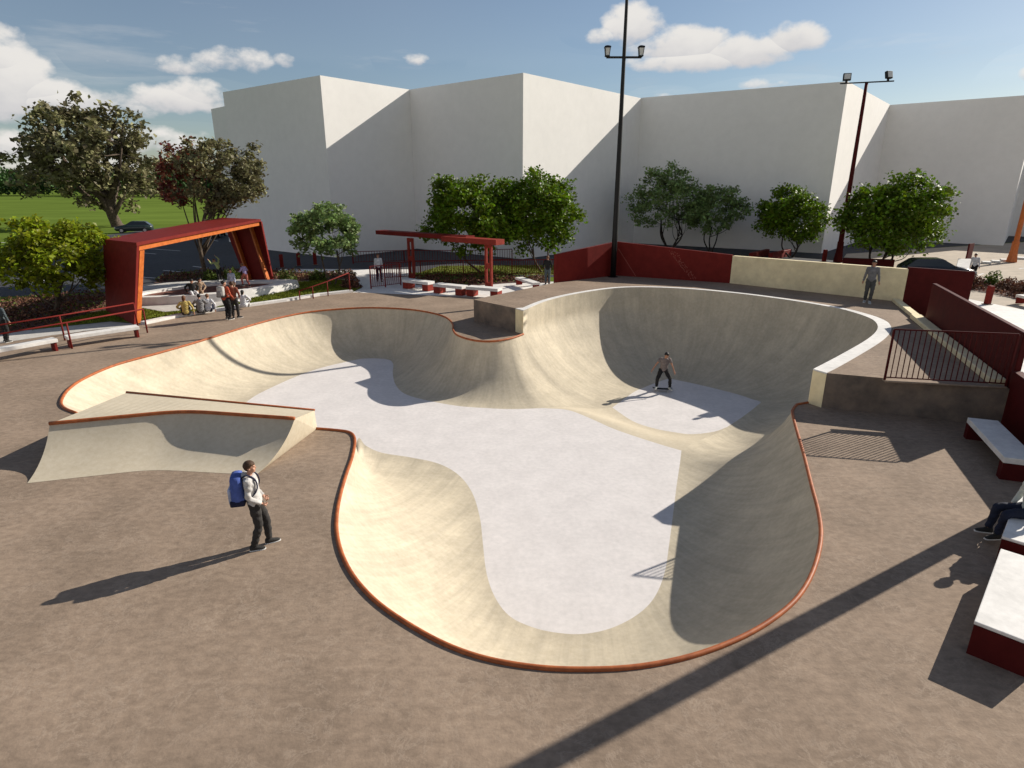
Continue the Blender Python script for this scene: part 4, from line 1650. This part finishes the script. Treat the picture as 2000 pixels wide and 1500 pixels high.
# ------------------------------------------------------------------ cars
def car(label, p, yaw, paint):
    o = thing('parked_car', label, 'car', p, yaw)
    st = [(-2.1, .62, .42, .78), (-2.0, .80, .25, .92), (-1.2, .88, .22, .98), (0, .90, .22, .98), (1.1, .88, .22, .95), (1.9, .80, .25, .80), (2.12, .62, .40, .66)]
    bm = bmesh.new()
    loft(bm, [[(x, -w_, z0), (x, -w_ * .98, (z0 + z1) * .55), (x, -w_ * .88, z1), (x, w_ * .88, z1), (x, w_ * .98, (z0 + z1) * .55), (x, w_, z0)] for x, w_, z0, z1 in st])
    bm_obj('body', bm, paint, o, True)
    bm = bmesh.new()
    loft(bm, [[(-1.95, -.72, .93), (-1.95, .72, .93), (1.0, .74, .93), (1.0, -.74, .93)], [(-1.45, -.62, 1.32), (-1.45, .62, 1.32), (.25, .62, 1.36), (.25, -.62, 1.36)]], False)
    bm_obj('windows', bm, M_GLASS, o)
    bm = bmesh.new()
    loft(bm, [[(-1.50, -.63, 1.31), (-1.50, .63, 1.31), (.30, .63, 1.355), (.30, -.63, 1.355)], [(-1.3, -.5, 1.40), (-1.3, .5, 1.40), (.1, .5, 1.44), (.1, -.5, 1.44)]])
    bm_obj('roof', bm, paint, o)
    for x in (-1.3, 1.32):
        for s in (-1, 1):
            bm = bmesh.new()
            tube(bm, [(x, s * .72, .32), (x, s * .91, .32)], .32, 18)
            wh = bm_obj('wheel', bm, M_RUBBER, o, False)
            bm = bmesh.new()
            tube(bm, [(x, s * .88, .32), (x, s * .922, .32)], .19, 14)
            bm_obj('rim', bm, M_CHROME, wh)
    for s in (-1, 1):
        bm = bmesh.new()
        box(bm, (2.03, s * .52, .66), (.12, .30, .12), None, .02)
        bm_obj('headlight', bm, M_LENS, o)
        bm = bmesh.new()
        box(bm, (.75, s * .93, 1.0), (.14, .16, .11), None, .02)
        bm_obj('mirror', bm, paint, o)
    return o


P_BLACK = mat('black_car_paint', (.012, .013, .015), .2, .05, 3.0, spec=.6)
P_GREEN = mat('dark_green_car_paint', (.018, .030, .026), .25, .05, 3.0, spec=.6)
car('dark green car parked at the edge of the field, under the largest tree', G(264, 454), math.radians(200), P_GREEN)
car('black car far across the dark car park, seen under the red portal roof', G(420, 463), math.radians(100), P_BLACK)
car('black car behind the dark red screen wall, by the pale road', Vector((27.2, 39.8, -.02)), math.radians(-14), P_BLACK)

# ------------------------------------------------------------------ people
SKIN = mat('skin', (.50, .27, .18), .55, .06, 6.0)
SKIN2 = mat('tan_skin', (.42, .21, .13), .55, .06, 6.0)
EYE = mat('eye_dark', (.02, .015, .012), .3, .05, 5.0)
LIP = mat('lip', (.36, .12, .10), .5, .05, 5.0)
SOLE = mat('shoe_sole', (.68, .66, .62), .7, .05, 6.0)


def cloth(name, c, var=.14):
    return mat(name, c, .9, var, 7.0, .35, 22)


HAIR_B = mat('brown_hair', (.075, .035, .014), .6, .3, 30.0, .6, 90)
HAIR_K = mat('black_hair', (.010, .008, .008), .5, .3, 30.0, .6, 90)
HAIR_R = mat('auburn_hair', (.17, .07, .03), .6, .3, 30.0, .6, 90)


def remesh(bm, voxel, smooth=3, fac=.5):
    me = bpy.data.meshes.new('tmp')
    bm.to_mesh(me)
    bm.free()
    o = bpy.data.objects.new('tmp', me)
    if 'tmp_scene' not in bpy.data.scenes:
        bpy.data.scenes.new('tmp_scene')
    ts = bpy.data.scenes['tmp_scene']
    ts.collection.objects.link(o)
    r = o.modifiers.new('r', 'REMESH')
    r.mode, r.voxel_size = 'VOXEL', voxel
    if smooth:
        sm_ = o.modifiers.new('s', 'SMOOTH')
        sm_.iterations, sm_.factor = smooth, fac
    vl = ts.view_layers[0]
    vl.update()
    dg = vl.depsgraph
    dg.update()
    out = bpy.data.meshes.new_from_object(o.evaluated_get(dg))
    bpy.data.objects.remove(o)
    bpy.data.meshes.remove(me)
    return out


def folds(me, amp, fr):
    """soft cloth wrinkles along the normals"""
    n = len(me.vertices)
    co, no = np.zeros(n * 3, np.float32), np.zeros(n * 3, np.float32)
    me.vertices.foreach_get('co', co)
    me.vertices.foreach_get('normal', no)
    c_, n_ = co.reshape(-1, 3), no.reshape(-1, 3)
    w_ = np.sin(c_[:, 2] * fr * 1.6 + 3 * np.sin(c_[:, 0] * fr * .5) + 2 * np.sin(c_[:, 1] * fr * .4)) * np.sin(c_[:, 0] * fr * .7 + c_[:, 1] * fr * .6 + c_[:, 2] * 9)
    c_ = c_ + n_ * (amp * w_)[:, None]
    me.vertices.foreach_set('co', c_.astype(np.float32).ravel())
    me.update()


def ik(a, b, l1, l2, hint):
    d = b - a
    L_ = min(d.length, (l1 + l2) * .999)
    e = a + d.normalized() * L_
    x = (l1 * l1 - l2 * l2 + L_ * L_) / (2 * L_)
    h = math.sqrt(max(0, l1 * l1 - x * x))
    u_ = d.normalized()
    n_ = hint - u_ * hint.dot(u_)
    n_.normalize()
    return a + u_ * x + n_ * h, e


def chain(pts, rad, per=5):
    """smooth path with interpolated radii (rx,ry)"""
    K = [[*p, *((r, r) if isinstance(r, (int, float)) else r)] for p, r in zip(pts, rad)]
    S = spline(K, per)
    return [Vector(r[:3]) for r in S], [(r[3], r[4]) for r in S]


def ell(bm, c, r, rot=None, u=16, v=10):
    g = bmesh.ops.create_uvsphere(bm, u_segments=u, v_segments=v, radius=1.0)
    vs = g['verts']
    bmesh.ops.scale(bm, verts=vs, vec=r)
    if rot is not None:
        bmesh.ops.rotate(bm, verts=vs, matrix=rot, cent=(0, 0, 0))
    bmesh.ops.translate(bm, verts=vs, vec=c)
    return vs


def build_head(bm, c, R):
    """skull, jaw, nose, ears about the head centre; face looks along +y of R"""
    def T(p):
        return c + R @ Vector(p)
    ell(bm, T((0, -.008, .025)), (.077, .094, .092), R)
    ell(bm, T((0, .018, -.045)), (.058, .070, .072), R)
    ell(bm, T((0, .052, -.085)), (.028, .028, .024), R, 10, 6)
    loft(bm, [[T((a * w_, y, z)) for a, y, z in ((-1, .072, z0), (1, .072, z0), (0, yy, z0))] for w_, yy, z0 in ((.008, .092, .03), (.012, .106, .0), (.017, .116, -.022), (.012, .096, -.034))])
    for s in (-1, 1):
        ell(bm, T((s * .078, -.008, -.012)), (.012, .022, .032), R, 8, 6)
        ell(bm, T((s * .034, .070, .034)), (.024, .014, .008), R, 8, 6)
        ell(bm, T((s * .040, .058, -.028)), (.022, .022, .022), R, 8, 6)


def build_hand(bm, wrist, d, side_n, s, curl=.5):
    """palm + four fingers + thumb; d = direction of the hand, side_n = towards the thumb"""
    d = d.normalized()
    t = (side_n - d * side_n.dot(d)).normalized()
    n = d.cross(t)                     # palm normal axis
    pl = [wrist + d * x for x in (-.02, .03, .07, .095)]
    tube(bm, pl, [(.026 * s, .020 * s), (.034 * s, .016 * s), (.040 * s, .015 * s), (.036 * s, .012 * s)], 10)
    cs = n if n.length else Vector((0, 0, 1))
    for k, (off, ln) in enumerate(((.028, .068), (.010, .078), (-.009, .072), (-.027, .056))):
        p0 = wrist + d * .085 + t * off * s
        p1 = p0 + (d * math.cos(curl * .7) + cs * math.sin(curl * .7)) * ln * .5
        p2 = p1 + (d * math.cos(curl * 1.7) + cs * math.sin(curl * 1.7)) * ln * .5
        tube(bm, [p0 - d * .015, p0, p1, p2], [.0095, .0095, .0088, .0070], 7)
    q0 = wrist + d * .025 + t * .028 * s
    q1 = q0 + (d * .65 + t * .65 + cs * .25).normalized() * .035
    q2 = q1 + (d * .9 + t * .15 + cs * .35).normalized() * .032
    tube(bm, [q0 - t * .01, q0, q1, q2], [.012, .012, .0105, .008], 7)


def shoe(bm, ankle, yaw_dir, pitch=0.0, upv=Vector((0, 0, 1)), sole=False):
    f = yaw_dir.normalized()
    f = (f + upv * math.tan(pitch)).normalized()
    r = f.cross(upv).normalized()
    u_ = r.cross(f)
    base = ankle - u_ * .085

    def sec(x, w_, z0, z1):
        c_ = base + f * x
        return [c_ + r * (w_ * a) + u_ * z for a, z in ((-.8, z0), (.8, z0), (1, z0 + (z1 - z0) * .35), (.55, z1), (-.55, z1), (-1, z0 + (z1 - z0) * .35))]
    if sole:
        loft(bm, [sec(x, w_, -.004, .022) for x, w_ in ((-.085, .028), (-.07, .040), (0, .043), (.10, .052), (.165, .046), (.195, .026))])
    else:
        loft(bm, [sec(x, w_, .018, z) for x, w_, z in ((-.078, .026, .085), (-.062, .038, .105), (0, .042, .115), (.05, .044, .085), (.11, .048, .062), (.155, .041, .050), (.185, .020, .036))])


def person(label, loc, yaw_deg, H, cols, pose=None, hair='short', voxel=.011, pack=None, group=None, hood=False, sleeves='long', build=1.0, ps=(1, 1, 1)):
    """cols: skin, shirt, trousers, shoes, hair.  Local axes: +y forward, +x to the person's right, z up; metres for a 1.75 m body."""
    P = dict(pel=(0, 0, .955), chest=(0, .01, 1.31), neck=(0, .012, 1.47), head=(0, .03, 1.615), look=(0, 1, 0),
             fL=(-.10, 0, .085), fR=(.10, .0, .085), hL=(-.27, .04, .84), hR=(.27, .04, .84), kL=(-.1, 1, 0), kR=(.1, 1, 0),
             eL=(-.5, -1, 0), eR=(.5, -1, 0), tL=(-.15, 1, 0), tR=(.15, 1, 0), pitL=0, pitR=0, twist=0.0, htwist=0.0, curl=.55)
    P.update(pose or {})
    V = {k: (Vector(v) if isinstance(v, tuple) else v) for k, v in P.items()}
    s = H / 1.75
    o = thing('person', label, 'person', loc, math.radians(yaw_deg) - math.pi / 2, group)
    o.scale = (s, s, s)
    pel, chest, neck, head = V['pel'], V['chest'], V['neck'], V['head']
    tw = Matrix.Rotation(V['twist'], 3, 'Z')
    ht = Matrix.Rotation(V['htwist'], 3, 'Z')
    sp_up = (neck - pel).normalized()
    shL, shR = chest + tw @ Vector((-.175 * build, -.005, .095)), chest + tw @ Vector((.175 * build, -.005, .095))
    hpL, hpR = pel + ht @ Vector((-.09, 0, -.03)), pel + ht @ Vector((.09, 0, -.03))
    kL, fL = ik(hpL, V['fL'], .43, .43, V['kL'])
    kR, fR = ik(hpR, V['fR'], .43, .43, V['kR'])
    eL, hL = ik(shL, V['hL'], .285, .26, V['eL'])
    eR, hR = ik(shR, V['hR'], .285, .26, V['eR'])

    def torso(bm, g):
        a = pel - sp_up * .08
        pts = [a, pel, pel.lerp(chest, .35), pel.lerp(chest, .75), chest + sp_up * .02, chest + sp_up * .11, neck]
        w_ = [(.135, .100), (.160, .115), (.140, .100), (.155, .108), (.168, .112), (.150, .095), (.070, .062)]
        K = [[*p, rx + g, ry + g] for p, (rx, ry) in zip(pts, w_)]
        S = spline(K, 4)
        rings = []
        nS = len(S)
        for i, r in enumerate(S):
            f_ = i / (nS - 1)
            M_ = Matrix.Rotation(V['htwist'] * (1 - f_) + V['twist'] * f_, 3, 'Z')
            xa = M_ @ Vector((1, 0, 0))
            ya = sp_up.cross(xa).normalized()
            rings.append([Vector(r[:3]) + xa * (build * r[3] * math.cos(2 * math.pi * k / 16)) + ya * (r[4] * math.sin(2 * math.pi * k / 16)) for k in range(16)])
        loft(bm, rings)

    def leg(bm, hp, kn, an, g, low=0.0):
        end = an + (kn - an) * low
        p, r = chain([hp + Vector((0, 0, .03)), hp.lerp(kn, .4), kn, kn.lerp(an, .35), end], [.086 + g, .079 + g, .056 + g, .054 + g, .040 + g * 1.1])
        tube(bm, p, r, 12)
        ell(bm, hp, (.090 + g,) * 3, None, 12, 8)

    def arm(bm, sh, el_, ha, g, t1=1.0):
        e_ = el_.lerp(ha, t1) if t1 >= 0 else sh.lerp(el_, 1 + t1)
        inner = sh + (chest + sp_up * .05 - sh) * .35
        if t1 >= 0:
            p, r = chain([inner, sh, sh.lerp(el_, .5), el_, e_], [.05 + g, .056 + g, .046 + g, .038 + g, .029 + g])
        else:
            p, r = chain([inner, sh, sh.lerp(el_, .3), e_], [.05 + g, .056 + g, .050 + g, .046 + g])
        tube(bm, p, r, 10)

    # head frame
    look = V['look'].normalized()
    hx = look.cross(Vector((0, 0, 1))).normalized()
    hz = hx.cross(look)
    HR = Matrix((hx, look, hz)).transposed()
    # body: one continuous skin surface
    bm = bmesh.new()
    torso(bm, -.012)
    p, r = chain([neck - sp_up * .06, neck, head - hz * .06], [.066, .052, .050])
    tube(bm, p, r, 12)
    build_head(bm, head, HR)
    for hp, kn, an in ((hpL, kL, fL), (hpR, kR, fR)):
        leg(bm, hp, kn, an, -.012)
    for sh, el_, ha, sd in ((shL, eL, hL, -1), (shR, eR, hR, 1)):
        arm(bm, sh, el_, ha, -.006)
        hd = (ha - el_).normalized()
        build_hand(bm, ha, hd, Vector((0, 1, .1)) if abs(hd.z) > .5 else Vector((-sd, 0, .4)), 1.0, P['curl'] * -sd)
    bmesh.ops.recalc_face_normals(bm, faces=bm.faces)
    me = remesh(bm, .0085 if voxel <= .0115 else .0125, 2, .4)
    bo = link('body', me, [cols[0], EYE, LIP], o, True)
    ce = np.zeros(len(me.polygons) * 3, np.float32)
    me.polygons.foreach_get('center', ce)
    q = (ce.reshape(-1, 3) - np.array(head)) @ np.array(HR)
    mi = np.zeros(len(q), np.int32)
    fr = q[:, 1] > .055
    mi[fr & (np.abs(q[:, 2] - .016) < .009) & (np.abs(np.abs(q[:, 0]) - .032) < .012)] = 1
    mi[fr & (np.abs(q[:, 2] + .055) < .008) & (np.abs(q[:, 0]) < .024)] = 2
    me.polygons.foreach_set('material_index', mi)
    # shirt / jacket
    bm = bmesh.new()
    torso(bm, .014)
    for sh, el_, ha in ((shL, eL, hL), (shR, eR, hR)):
        arm(bm, sh, el_, ha, .013, .93 if sleeves == 'long' else -.45)
    if hood:
        hb = neck - tw @ Vector((0, .055, .0))
        ell(bm, hb + Vector((0, -.02, -.005)), (.105, .075, .055), None)
    else:
        tube(bm, [neck - sp_up * .05, neck + sp_up * .012], [(.074, .070), (.064, .060)], 12)
    bmesh.ops.recalc_face_normals(bm, faces=bm.faces)
    me = remesh(bm, voxel, 3)
    folds(me, .007, 30)
    link('jacket' if sleeves == 'long' else 'shirt', me, cols[1], o, True)
    # trousers
    bm = bmesh.new()
    for hp, kn, an in ((hpL, kL, fL), (hpR, kR, fR)):
        leg(bm, hp, kn, an, .018, .06)
    K = [[*(pel + sp_up * z), rx * build, ry] for z, rx, ry in ((-.10, .13, .10), (-.04, .162, .118), (.03, .160, .116), (.07, .150, .108))]
    S = spline(K, 3)
    xa = ht @ Vector((1, 0, 0))
    ya = sp_up.cross(xa).normalized()
    loft(bm, [[Vector(r[:3]) + xa * (r[3] * math.cos(2 * math.pi * k / 14)) + ya * (r[4] * math.sin(2 * math.pi * k / 14)) for k in range(14)] for r in S])
    bmesh.ops.recalc_face_normals(bm, faces=bm.faces)
    me = remesh(bm, voxel, 3)
    folds(me, .007, 26)
    link('trousers', me, cols[2], o, True)
    for an, td, pt in ((fL, V['tL'], P['pitL']), (fR, V['tR'], P['pitR'])):
        bm = bmesh.new()
        shoe(bm, an, td, pt)
        bmesh.ops.recalc_face_normals(bm, faces=bm.faces)
        bmesh.ops.subdivide_edges(bm, edges=bm.edges, cuts=1, smooth=.6, use_grid_fill=True)
        sh_ = bm_obj('shoe', bm, cols[3], o, True)
        bm = bmesh.new()
        shoe(bm, an, td, pt, sole=True)
        bm_obj('sole', bm, SOLE, sh_)
    # hair
    bm = bmesh.new()
    if hair != 'none':
        g_ = bmesh.ops.create_uvsphere(bm, u_segments=24, v_segments=16, radius=1.0)
        dele = []
        for v in g_['verts']:
            d = v.co.copy()
            k = 1 + .07 * mnoise.noise(d * 5)
            q = Vector((d.x * .086 * k, d.y * .104 * k - .012, d.z * .101 * k + .030))
            lim = .045 if q.y > .03 else (.0 if q.y > -.03 else -.055)
            if hair == 'long':
                lim = .045 if q.y > .03 else (-.02 if q.y > -.0 else -.2)
                if q.y < .02 and q.z < .0:
                    q.z -= .12 * (1 - min(1, (q.y + .1) / .12)) if q.y > -.1 else .13
            if q.z < lim:
                q = Vector((q.x * .8, q.y * .8, max(q.z, lim - .02)))
            v.co = head + HR @ q
        bm_obj('hair', bm, cols[4], o, True)
    else:
        bm.free()
    # backpack
    if pack:
        mA, mB, mC = pack
        ctr = chest.lerp(pel, .18) + tw @ Vector((0, -.215 - .1 * (ps[1] - 1), .03 - .22 * (ps[2] - 1)))
        R_ = tw
        bk_ = bmesh.new()
        box(bk_, (0, 0, 0), (.31, .19, .47), None, .07)
        for v in bk_.verts:
            v.co.y *= 1 + .22 * (1 if v.co.z < 0 else 0)
            v.co = ctr + R_ @ Vector((v.co.x * ps[0], v.co.y * ps[1], v.co.z * ps[2]))
        bp = bm_obj('backpack', bk_, mA, o, True)
        bm = bmesh.new()
        box(bm, (0, -.115, -.09), (.25, .07, .24), None, .03)
        for v in bm.verts:
            v.co = ctr + R_ @ Vector((v.co.x * ps[0], v.co.y * ps[1], v.co.z * ps[2]))
        bm_obj('front_pocket', bm, mB, bp, True)
        bm = bmesh.new()
        box(bm, (0, -.01, -.195), (.318, .24, .10), None, .03)
        for v in bm.verts:
            v.co = ctr + R_ @ Vector((v.co.x * ps[0], v.co.y * ps[1], v.co.z * ps[2]))
        bm_obj('pack_base', bm, mC, bp, True)
        for sx in (-1, 1):
            bm = bmesh.new()
            a_ = chest + tw @ Vector((sx * .10, -.13, .14))
            b_ = chest + tw @ Vector((sx * .105, -.02, .185))
            c_ = chest + tw @ Vector((sx * .115, .105, .10))
            d_ = chest + tw @ Vector((sx * .135, .128, -.06))
            e_ = chest + tw @ Vector((sx * .17, .04, -.19))
            f_ = chest + tw @ Vector((sx * .13, -.13, -.22))
            S = spline([a_, b_, c_, d_, e_, f_], 4)
            tube(bm, S, [(.022, .012)] * len(S), 6)
            bm_obj('strap', bm, mC, bp, True)
    return o


C_LGREY = cloth('light_grey_jersey', (.52, .50, .48))
C_BLACKT = cloth('black_denim', (.018, .017, .017))
C_CHAR = cloth('charcoal_cotton', (.035, .032, .030))
C_GREY = cloth('grey_cotton', (.22, .215, .22))
C_TAUPE = cloth('taupe_cotton', (.20, .165, .155))
C_WHITE = cloth('white_cotton', (.66, .66, .68))
C_NAVY = cloth('navy_denim', (.012, .016, .035))
C_YELLOW = cloth('yellow_cotton', (.48, .36, .11))
C_ORANGE = cloth('orange_red_jacket', (.42, .075, .035))
C_PURPLE = cloth('lilac_cotton', (.36, .28, .48))
C_TEAL = cloth('teal_grey_cotton', (.07, .09, .10))
C_BLUE = cloth('blue_nylon', (.075, .12, .38))
C_PBLUE = cloth('pale_blue_nylon', (.42, .46, .60))
C_DBLUE = cloth('dark_blue_nylon', (.012, .015, .045))
C_GREEN = cloth('pale_green_cotton', (.42, .48, .20))
C_TAN = cloth('tan_cotton', (.36, .25, .17))
C_SHOE = cloth('dark_canvas', (.03, .028, .026))
C_SHOEW = cloth('grey_canvas', (.40, .42, .42))
C_ROSE = cloth('rose_cotton', (.42, .13, .10))

person('boy in a light grey hoodie with a blue backpack watching the bowl', G(507, 1068), 14, 1.62,
       (SKIN, C_LGREY, C_CHAR, C_SHOE, HAIR_B),
       dict(pel=(0, .03, .955), fL=(-.10, .17, .085), fR=(.10, -.07, .085), kL=(-.1, 1, 0), kR=(.05, 1, 0), tL=(-.35, 1, 0), tR=(-.1, 1, 0),
            hL=(-.12, .17, .97), hR=(.17, .17, .97), eL=(-.6, -.9, 0), eR=(.6, -.9, 0), head=(.0, .03, 1.615), look=(.02, 1, .02),
            chest=(0, .0, 1.32), neck=(0, .0, 1.475), curl=1.2),
       voxel=.010, hood=True, build=1.14, ps=(1.2, 1.05, 1.2), pack=(C_BLUE, C_PBLUE, C_DBLUE))

SKP = G(1293, 764, ZD)
person('skater in a taupe T-shirt riding a board on the deep floor of the bowl', SKP + Vector((0, 0, .115)), -98, 1.78,
       (SKIN2, C_TAUPE, C_BLACKT, C_SHOEW, HAIR_K),
       dict(pel=(.0, -.04, .84), chest=(-.02, .04, 1.20), neck=(-.03, .08, 1.35), head=(-.06, .14, 1.485), look=(-.55, .85, -.35),
            fL=(-.30, .05, .085), fR=(.24, -.03, .085), kL=(-.4, 1, 0), kR=(.4, 1, 0), tL=(-.5, .9, 0), tR=(.35, .9, 0),
            hL=(-.42, .14, .80), hR=(.48, .12, .82), eL=(-1, -.4, .1), eR=(1, -.4, .1), curl=.4),
       voxel=.011, sleeves='short')
sk = thing('skateboard', 'black skateboard under the skater on the deep bowl floor', 'skateboard', SKP, math.radians(-8))
bm = bmesh.new()
sec = []
for x, w_, z in ((-.41, .05, .155), (-.38, .085, .138), (-.28, .10, .108), (0, .103, .102), (.28, .10, .108), (.38, .085, .138), (.41, .05, .155)):
    sec.append([Vector((x, -w_, z)), Vector((x, w_, z)), Vector((x, w_, z + .013)), Vector((x, -w_, z + .013))])
loft(bm, sec)
bm_obj('deck', bm, cloth('grip_tape', (.012, .012, .012)), sk)
for x in (-.22, .22):
    bm = bmesh.new()
    box(bm, (x, 0, .075), (.05, .05, .055))
    tube(bm, [(x, -.09, .055), (x, .09, .055)], .012, 6)
    tk = bm_obj('truck', bm, M_CHROME, sk)
    for s_ in (-1, 1):
        bm = bmesh.new()
        tube(bm, [(x, s_ * .075, .028), (x, s_ * .112, .028)], .027, 12)
        bm_obj('wheel', bm, M_LENS, tk)

person('person in a grey hoodie and grey trousers standing on the platform before the cream wall', G(1694, 591, ZP), -112, 1.84,
       (SKIN2, cloth('mid_grey_hoodie', (.17, .168, .175)), cloth('grey_joggers', (.075, .075, .072)), C_SHOEW, HAIR_K),
       dict(fL=(-.05, .14, .085), fR=(.10, -.08, .085), hL=(-.30, .04, .80), hR=(.28, -.06, .84), look=(.25, 1, -.05), tL=(-.1, 1, 0), tR=(.3, 1, 0)), voxel=.012, hood=True)

SEAT = dict(pel=(0, -.02, .10), chest=(0, .0, .47), neck=(0, .02, .63), head=(0, .05, .775), fL=(-.12, .48, -.36), fR=(.10, .50, -.36),
            kL=(-.1, .5, 1), kR=(.1, .5, 1), hL=(-.24, .16, .14), hR=(.26, .06, .10), eL=(-.8, -.8, 0), eR=(.8, -.8, 0))
pb = G(1993, 1006, .5)
person('person in a pale jacket and navy trousers sitting at the right picture edge', pb + Vector((.12, .0, 0)), 172, 1.72,
       (SKIN, cloth('pale_grey_green_jacket', (.50, .53, .50)), C_NAVY, C_SHOE, HAIR_B), dict(SEAT, look=(.2, 1, 0), hR=(.27, .10, .06), hL=(-.27, .06, .05)), voxel=.011)

SEATK = dict(pel=(0, 0, .10), chest=(0, .03, .47), neck=(0, .05, .63), head=(0, .08, .775), fL=(-.12, .66, -.06), fR=(.12, .70, -.06),
             kL=(-.2, .3, 1), kR=(.2, .3, 1), hL=(-.22, .30, .22), hR=(.22, .32, .22), eL=(-1, -.5, 0), eR=(1, -.5, 0))


def on_kerb(px, py, dz=.12):
    return G(px, py, .12) + Vector((0, .14, 0))


person('person in a mustard yellow top sitting on the kerb, back turned', on_kerb(361, 615), 118, 1.7,
       (SKIN, C_YELLOW, C_CHAR, C_SHOE, HAIR_R), dict(SEATK, hR=(.34, -.02, .06), look=(.4, 1, 0)), voxel=.014, hair='long')
person('dark haired person in a grey top sitting on the kerb beside one in white', on_kerb(390, 611), 112, 1.7,
       (SKIN, C_GREY, C_CHAR, C_SHOE, HAIR_K), dict(SEATK, look=(-.2, 1, 0)), voxel=.014)
person('person in a white top leaning on the kerb beside the one in grey', on_kerb(405, 609), 105, 1.66,
       (SKIN, C_WHITE, C_NAVY, C_SHOE, HAIR_R), dict(SEATK, look=(.2, 1, -.1), hR=(.32, -.02, .06), chest=(0, .06, .45), neck=(0, .10, .60), head=(0, .15, .74)), voxel=.014)
person('black haired person in white sitting on the kerb, right of the standing pair', on_kerb(474, 600), 100, 1.6,
       (SKIN2, C_WHITE, C_WHITE, C_SHOEW, HAIR_K), dict(SEATK, look=(.3, 1, 0)), voxel=.014, hair='long')
person('person in an orange red jacket with a pale grey pack, standing by the bowl', G(446, 624), 72, 1.80,
       (SKIN, C_ORANGE, C_BLACKT, C_SHOE, HAIR_K), dict(fL=(-.10, .05, .085), fR=(.12, -.02, .085), hL=(-.27, .14, .9), hR=(.24, .2, .95), look=(.6, 1, 0)), voxel=.013,
       pack=(cloth('pale_grey_nylon', (.45, .43, .40)), cloth('grey_nylon', (.28, .26, .25)), C_CHAR))
person('person in a rust top standing just right of the one in the orange jacket', G(461, 622), 100, 1.72,
       (SKIN, cloth('rust_top', (.22, .06, .035)), C_CHAR, C_SHOE, HAIR_B), dict(hL=(-.22, .2, .95), hR=(.22, .22, .98), look=(-.4, 1, 0), fR=(.10, .14, .085), tR=(.9, .6, 0)), voxel=.013)
person('person in a teal grey jacket with a backpack, behind the leftmost white bench', G(13, 668), 78, 1.62,
       (SKIN, C_TEAL, C_BLACKT, C_SHOE, HAIR_B), dict(fL=(-.12, .06, .085), fR=(.12, -.06, .085), hL=(-.30, .05, .84), hR=(.32, .06, .86)), voxel=.013,
       pack=(cloth('grey_teal_nylon', (.09, .11, .115)), C_TEAL, C_CHAR))
person('person in a white shirt and dark trousers walking behind the short picket fence', G(741, 550), -70, 1.76,
       (SKIN, C_WHITE, C_NAVY, C_SHOE, HAIR_R), dict(fL=(-.11, .14, .085), fR=(.11, -.14, .085), hL=(-.26, -.06, .85), hR=(.26, .14, .88)), voxel=.014)
person('person dressed in black standing beside the left end of the red corner wall', G(1069, 555), 85, 1.76,
       (SKIN2, C_BLACKT, C_TEAL, C_SHOE, HAIR_R), dict(hL=(-.2, .2, 1.0), hR=(.2, .2, 1.0)), voxel=.014)
person('person in a pale shirt and black trousers walking beyond the dark red screen wall', G(1898, 546), -140, 1.72,
       (SKIN2, C_WHITE, C_BLACKT, C_SHOE, HAIR_K), dict(fL=(-.11, .12, .085), fR=(.11, -.14, .085), hL=(-.28, .1, .84), hR=(.28, -.1, .86), chest=(.03, .05, 1.30), neck=(.04, .09, 1.45), head=(.05, .12, 1.59)), voxel=.014)
SEATR = dict(SEAT)
person('person in a black top and white trousers sitting on the white seat ring', G(376, 573, .42), -50, 1.66,
       (SKIN2, C_BLACKT, C_WHITE, C_SHOEW, HAIR_K), dict(SEATR, chest=(0, .1, .44), neck=(0, .17, .58), head=(0, .22, .70), look=(.6, 1, -.3)), voxel=.014)
person('person in a tan top sitting on the seat ring beside one in black', G(389, 571, .42), -60, 1.62,
       (SKIN, C_TAN, C_TAN, C_SHOEW, HAIR_K), dict(SEATR, chest=(-.06, .06, .45), neck=(-.08, .12, .6), head=(-.11, .15, .73), look=(-.8, .6, -.2)), voxel=.014, hair='long')
person('child in a lilac top and rose shorts stepping along the seat ring', G(482, 560, .42), 160, 1.35,
       (SKIN, C_PURPLE, C_ROSE, C_SHOE, HAIR_R), dict(fL=(-.08, .26, .16), fR=(.08, -.22, .12), hL=(-.24, .36, 1.1), hR=(.24, .30, 1.05), chest=(0, .1, 1.29), neck=(0, .15, 1.44), head=(0, .2, 1.57)), voxel=.014)
person('person in a pale blue shirt standing in the seat ring behind the orange jacket', G(457, 578), -95, 1.5,
       (SKIN, C_PBLUE, C_TAN, C_SHOE, HAIR_B), dict(hL=(-.26, .1, .85)), voxel=.014)
person('child in a pale green top bending sideways with one arm raised, beyond the seat ring', G(431, 549), -100, 1.5,
       (SKIN, C_GREEN, C_CHAR, C_SHOEW, HAIR_R), dict(chest=(.12, .02, 1.27), neck=(.21, .03, 1.40), head=(.30, .05, 1.51), hR=(.66, .1, 1.52), hL=(.05, .1, 1.83), eL=(-1, 0, .5), eR=(.3, -.2, -1)), voxel=.014)

if 'tmp_scene' in bpy.data.scenes:
    bpy.data.scenes.remove(bpy.data.scenes['tmp_scene'])
